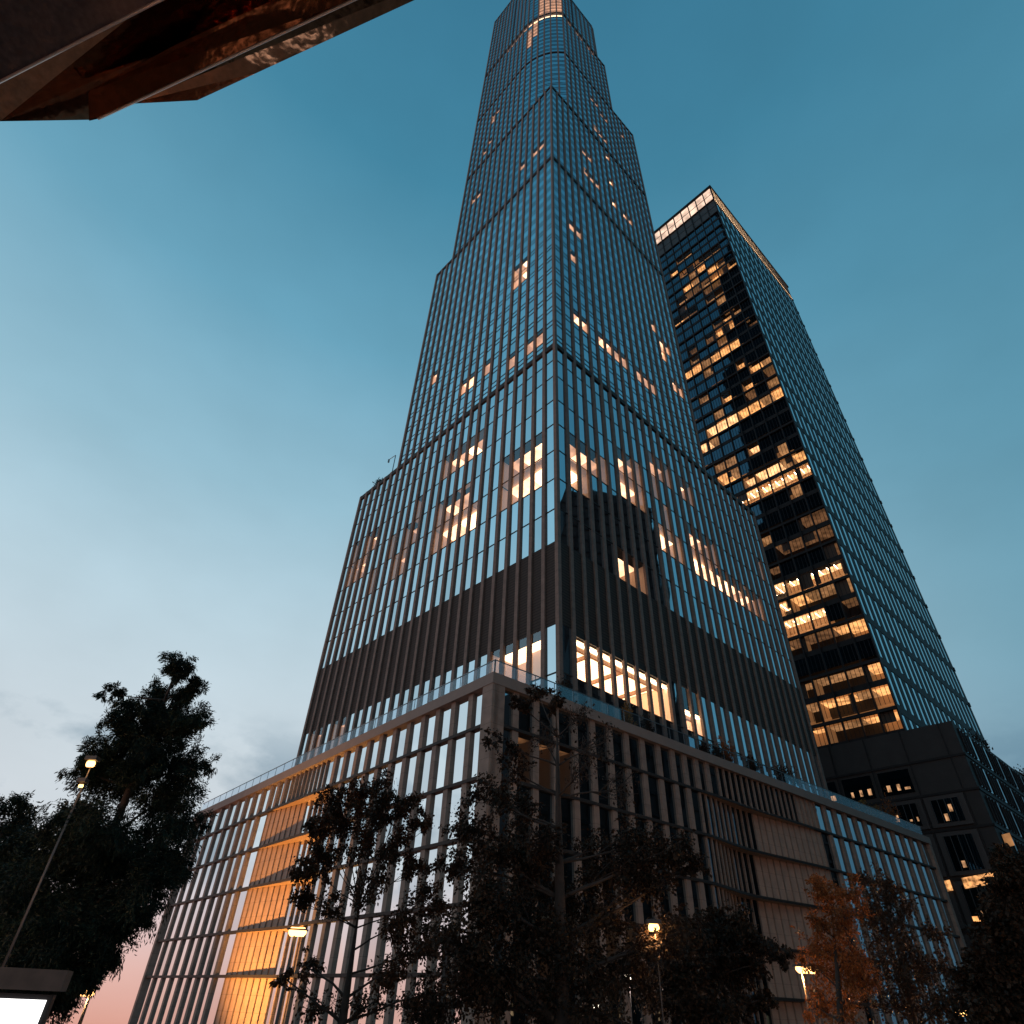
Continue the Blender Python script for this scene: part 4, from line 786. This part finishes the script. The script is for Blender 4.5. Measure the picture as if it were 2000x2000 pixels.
# ------------------------------------------------------------------ sky
w = bpy.data.worlds.new('World'); S.world = w; w.use_nodes = True; nt = w.node_tree; N = nt.nodes; L = nt.links
bg = N['Background']; tc = N.new('ShaderNodeTexCoord'); nm = N.new('ShaderNodeVectorMath'); nm.operation = 'NORMALIZE'; L.new(tc.outputs['Generated'], nm.inputs[0])
sx = N.new('ShaderNodeSeparateXYZ'); L.new(nm.outputs[0], sx.inputs[0])
AZ = math.radians(-72); sd = (math.sin(AZ), math.cos(AZ), 0)       # the glow of the set sun
def ramp(stops):
    r = N.new('ShaderNodeValToRGB'); e = r.color_ramp.elements; r.color_ramp.interpolation = 'B_SPLINE' if False else 'LINEAR'
    while len(e) > 1: e.remove(e[-1])
    e[0].position = stops[0][0]; e[0].color = (*stops[0][1], 1)
    for p, c in stops[1:]: q = e.new(p); q.color = (*c, 1)
    return r
asn = N.new('ShaderNodeMath'); asn.operation = 'ARCSINE'; L.new(sx.outputs['Z'], asn.inputs[0]); el = N.new('ShaderNodeMath'); el.operation = 'MULTIPLY_ADD'; el.inputs[1].default_value = math.degrees(1) / 96; el.inputs[2].default_value = 6 / 96; el.use_clamp = True; L.new(asn.outputs[0], el.inputs[0])
def srgb(r, g, b): return tuple(((c / 255 + .055) / 1.055) ** 2.4 if c > 10 else c / 3294.6 for c in (r, g, b))
E_ = lambda d: (d + 6) / 96
sunset = ramp([(E_(d), srgb(*c)) for d, c in ((-6, (196, 130, 110)), (-2, (220, 160, 143)), (1, (227, 183, 173)), (4.5, (221, 200, 201)), (9, (207, 214, 220)), (16, (202, 215, 223)), (25, (185, 209, 221)), (36, (150, 190, 208)), (50, (106, 163, 188)), (65, (68, 133, 161)), (90, (48, 108, 138)))])
away = ramp([(E_(d), srgb(*c)) for d, c in ((-6, (70, 84, 96)), (0, (92, 116, 132)), (8, (90, 134, 156)), (22, (92, 150, 172)), (40, (78, 140, 165)), (60, (64, 126, 153)), (90, (48, 106, 136)))])
for r in (sunset, away): L.new(el.outputs[0], r.inputs[0])
dt = N.new('ShaderNodeVectorMath'); dt.operation = 'DOT_PRODUCT'; dt.inputs[1].default_value = sd; L.new(nm.outputs[0], dt.inputs[0])
mr = N.new('ShaderNodeMapRange'); mr.interpolation_type = 'SMOOTHSTEP'; mr.inputs['From Min'].default_value = -.75; mr.inputs['From Max'].default_value = .50; L.new(dt.outputs['Value'], mr.inputs['Value'])
mx = N.new('ShaderNodeMix'); mx.data_type = 'RGBA'; L.new(mr.outputs[0], mx.inputs[0]); L.new(away.outputs[0], mx.inputs[6]); L.new(sunset.outputs[0], mx.inputs[7])
# low clouds near the sunset horizon
mp = N.new('ShaderNodeMapping'); mp.inputs['Scale'].default_value = (3.6, 3.6, 7.0); L.new(nm.outputs[0], mp.inputs[0])
cn_ = N.new('ShaderNodeTexNoise'); cn_.inputs['Scale'].default_value = 1.6; cn_.inputs['Detail'].default_value = 7; cn_.inputs['Roughness'].default_value = .55; L.new(mp.outputs[0], cn_.inputs['Vector'])
cr = ramp([(.47, (0, 0, 0)), (.62, (1, 1, 1))]); L.new(cn_.outputs['Fac'], cr.inputs[0])
band = ramp([(E_(4), (0, 0, 0)), (E_(8), (1, 1, 1)), (E_(15), (1, 1, 1)), (E_(19), (0, 0, 0))]); L.new(el.outputs[0], band.inputs[0])
cm = N.new('ShaderNodeMath'); cm.operation = 'MULTIPLY'; L.new(cr.outputs[0], cm.inputs[0]); L.new(band.outputs[0], cm.inputs[1])
cm2 = N.new('ShaderNodeMath'); cm2.operation = 'MULTIPLY'; L.new(cm.outputs[0], cm2.inputs[0]); cm2.inputs[1].default_value = .5
mc = N.new('ShaderNodeMix'); mc.data_type = 'RGBA'; L.new(cm2.outputs[0], mc.inputs[0]); L.new(mx.outputs[2], mc.inputs[6]); mc.inputs[7].default_value = (*srgb(92, 128, 150), 1)
# physical twilight sky added on top
hn = N.new('ShaderNodeTexNoise'); hn.inputs['Scale'].default_value = 1.7; hn.inputs['Detail'].default_value = 5; L.new(mp.outputs[0], hn.inputs['Vector'])
hr = N.new('ShaderNodeMapRange'); hr.inputs['From Min'].default_value = .3; hr.inputs['From Max'].default_value = .7; hr.inputs['To Min'].default_value = .965; hr.inputs['To Max'].default_value = 1.035; L.new(hn.outputs['Fac'], hr.inputs['Value'])
hs_ = N.new('ShaderNodeVectorMath'); hs_.operation = 'SCALE'; L.new(mc.outputs[2], hs_.inputs[0]); L.new(hr.outputs[0], hs_.inputs['Scale'])
st = N.new('ShaderNodeTexSky'); st.sky_type = 'NISHITA'; st.sun_disc = False; st.sun_elevation = math.radians(-4); st.sun_rotation = AZ
sc = N.new('ShaderNodeVectorMath'); sc.operation = 'SCALE'; sc.inputs['Scale'].default_value = .05; L.new(st.outputs[0], sc.inputs[0])
ad = N.new('ShaderNodeVectorMath'); ad.operation = 'ADD'; L.new(hs_.outputs[0], ad.inputs[0]); L.new(sc.outputs[0], ad.inputs[1]); L.new(ad.outputs[0], bg.inputs[0]); bg.inputs[1].default_value = 1.0

# ------------------------------------------------------------------ camera and render settings
cam = bpy.data.cameras.new('camera'); co = bpy.data.objects.new('camera', cam); COL.objects.link(co); S.camera = co
from mathutils import Matrix
R3 = Matrix((tuple(RV), tuple(UV), tuple(-WV))).transposed(); co.matrix_world = Matrix.Translation(tuple(CAM)) @ R3.to_4x4()
cam.sensor_width = 36; cam.lens = 36 * F / 2000; cam.shift_x = (1000 - CX) / 2000; cam.shift_y = (CY - 1000) / 2000; cam.clip_start = .1; cam.clip_end = 8000
S.render.resolution_x = S.render.resolution_y = 1024
S.render.engine = 'CYCLES'; S.cycles.max_bounces = 6; S.cycles.transparent_max_bounces = 10; S.cycles.sample_clamp_indirect = 6; S.cycles.use_denoising = True
vs = S.view_settings; vs.view_transform = 'Standard'; vs.look = 'None'; vs.exposure = 0; vs.gamma = 1
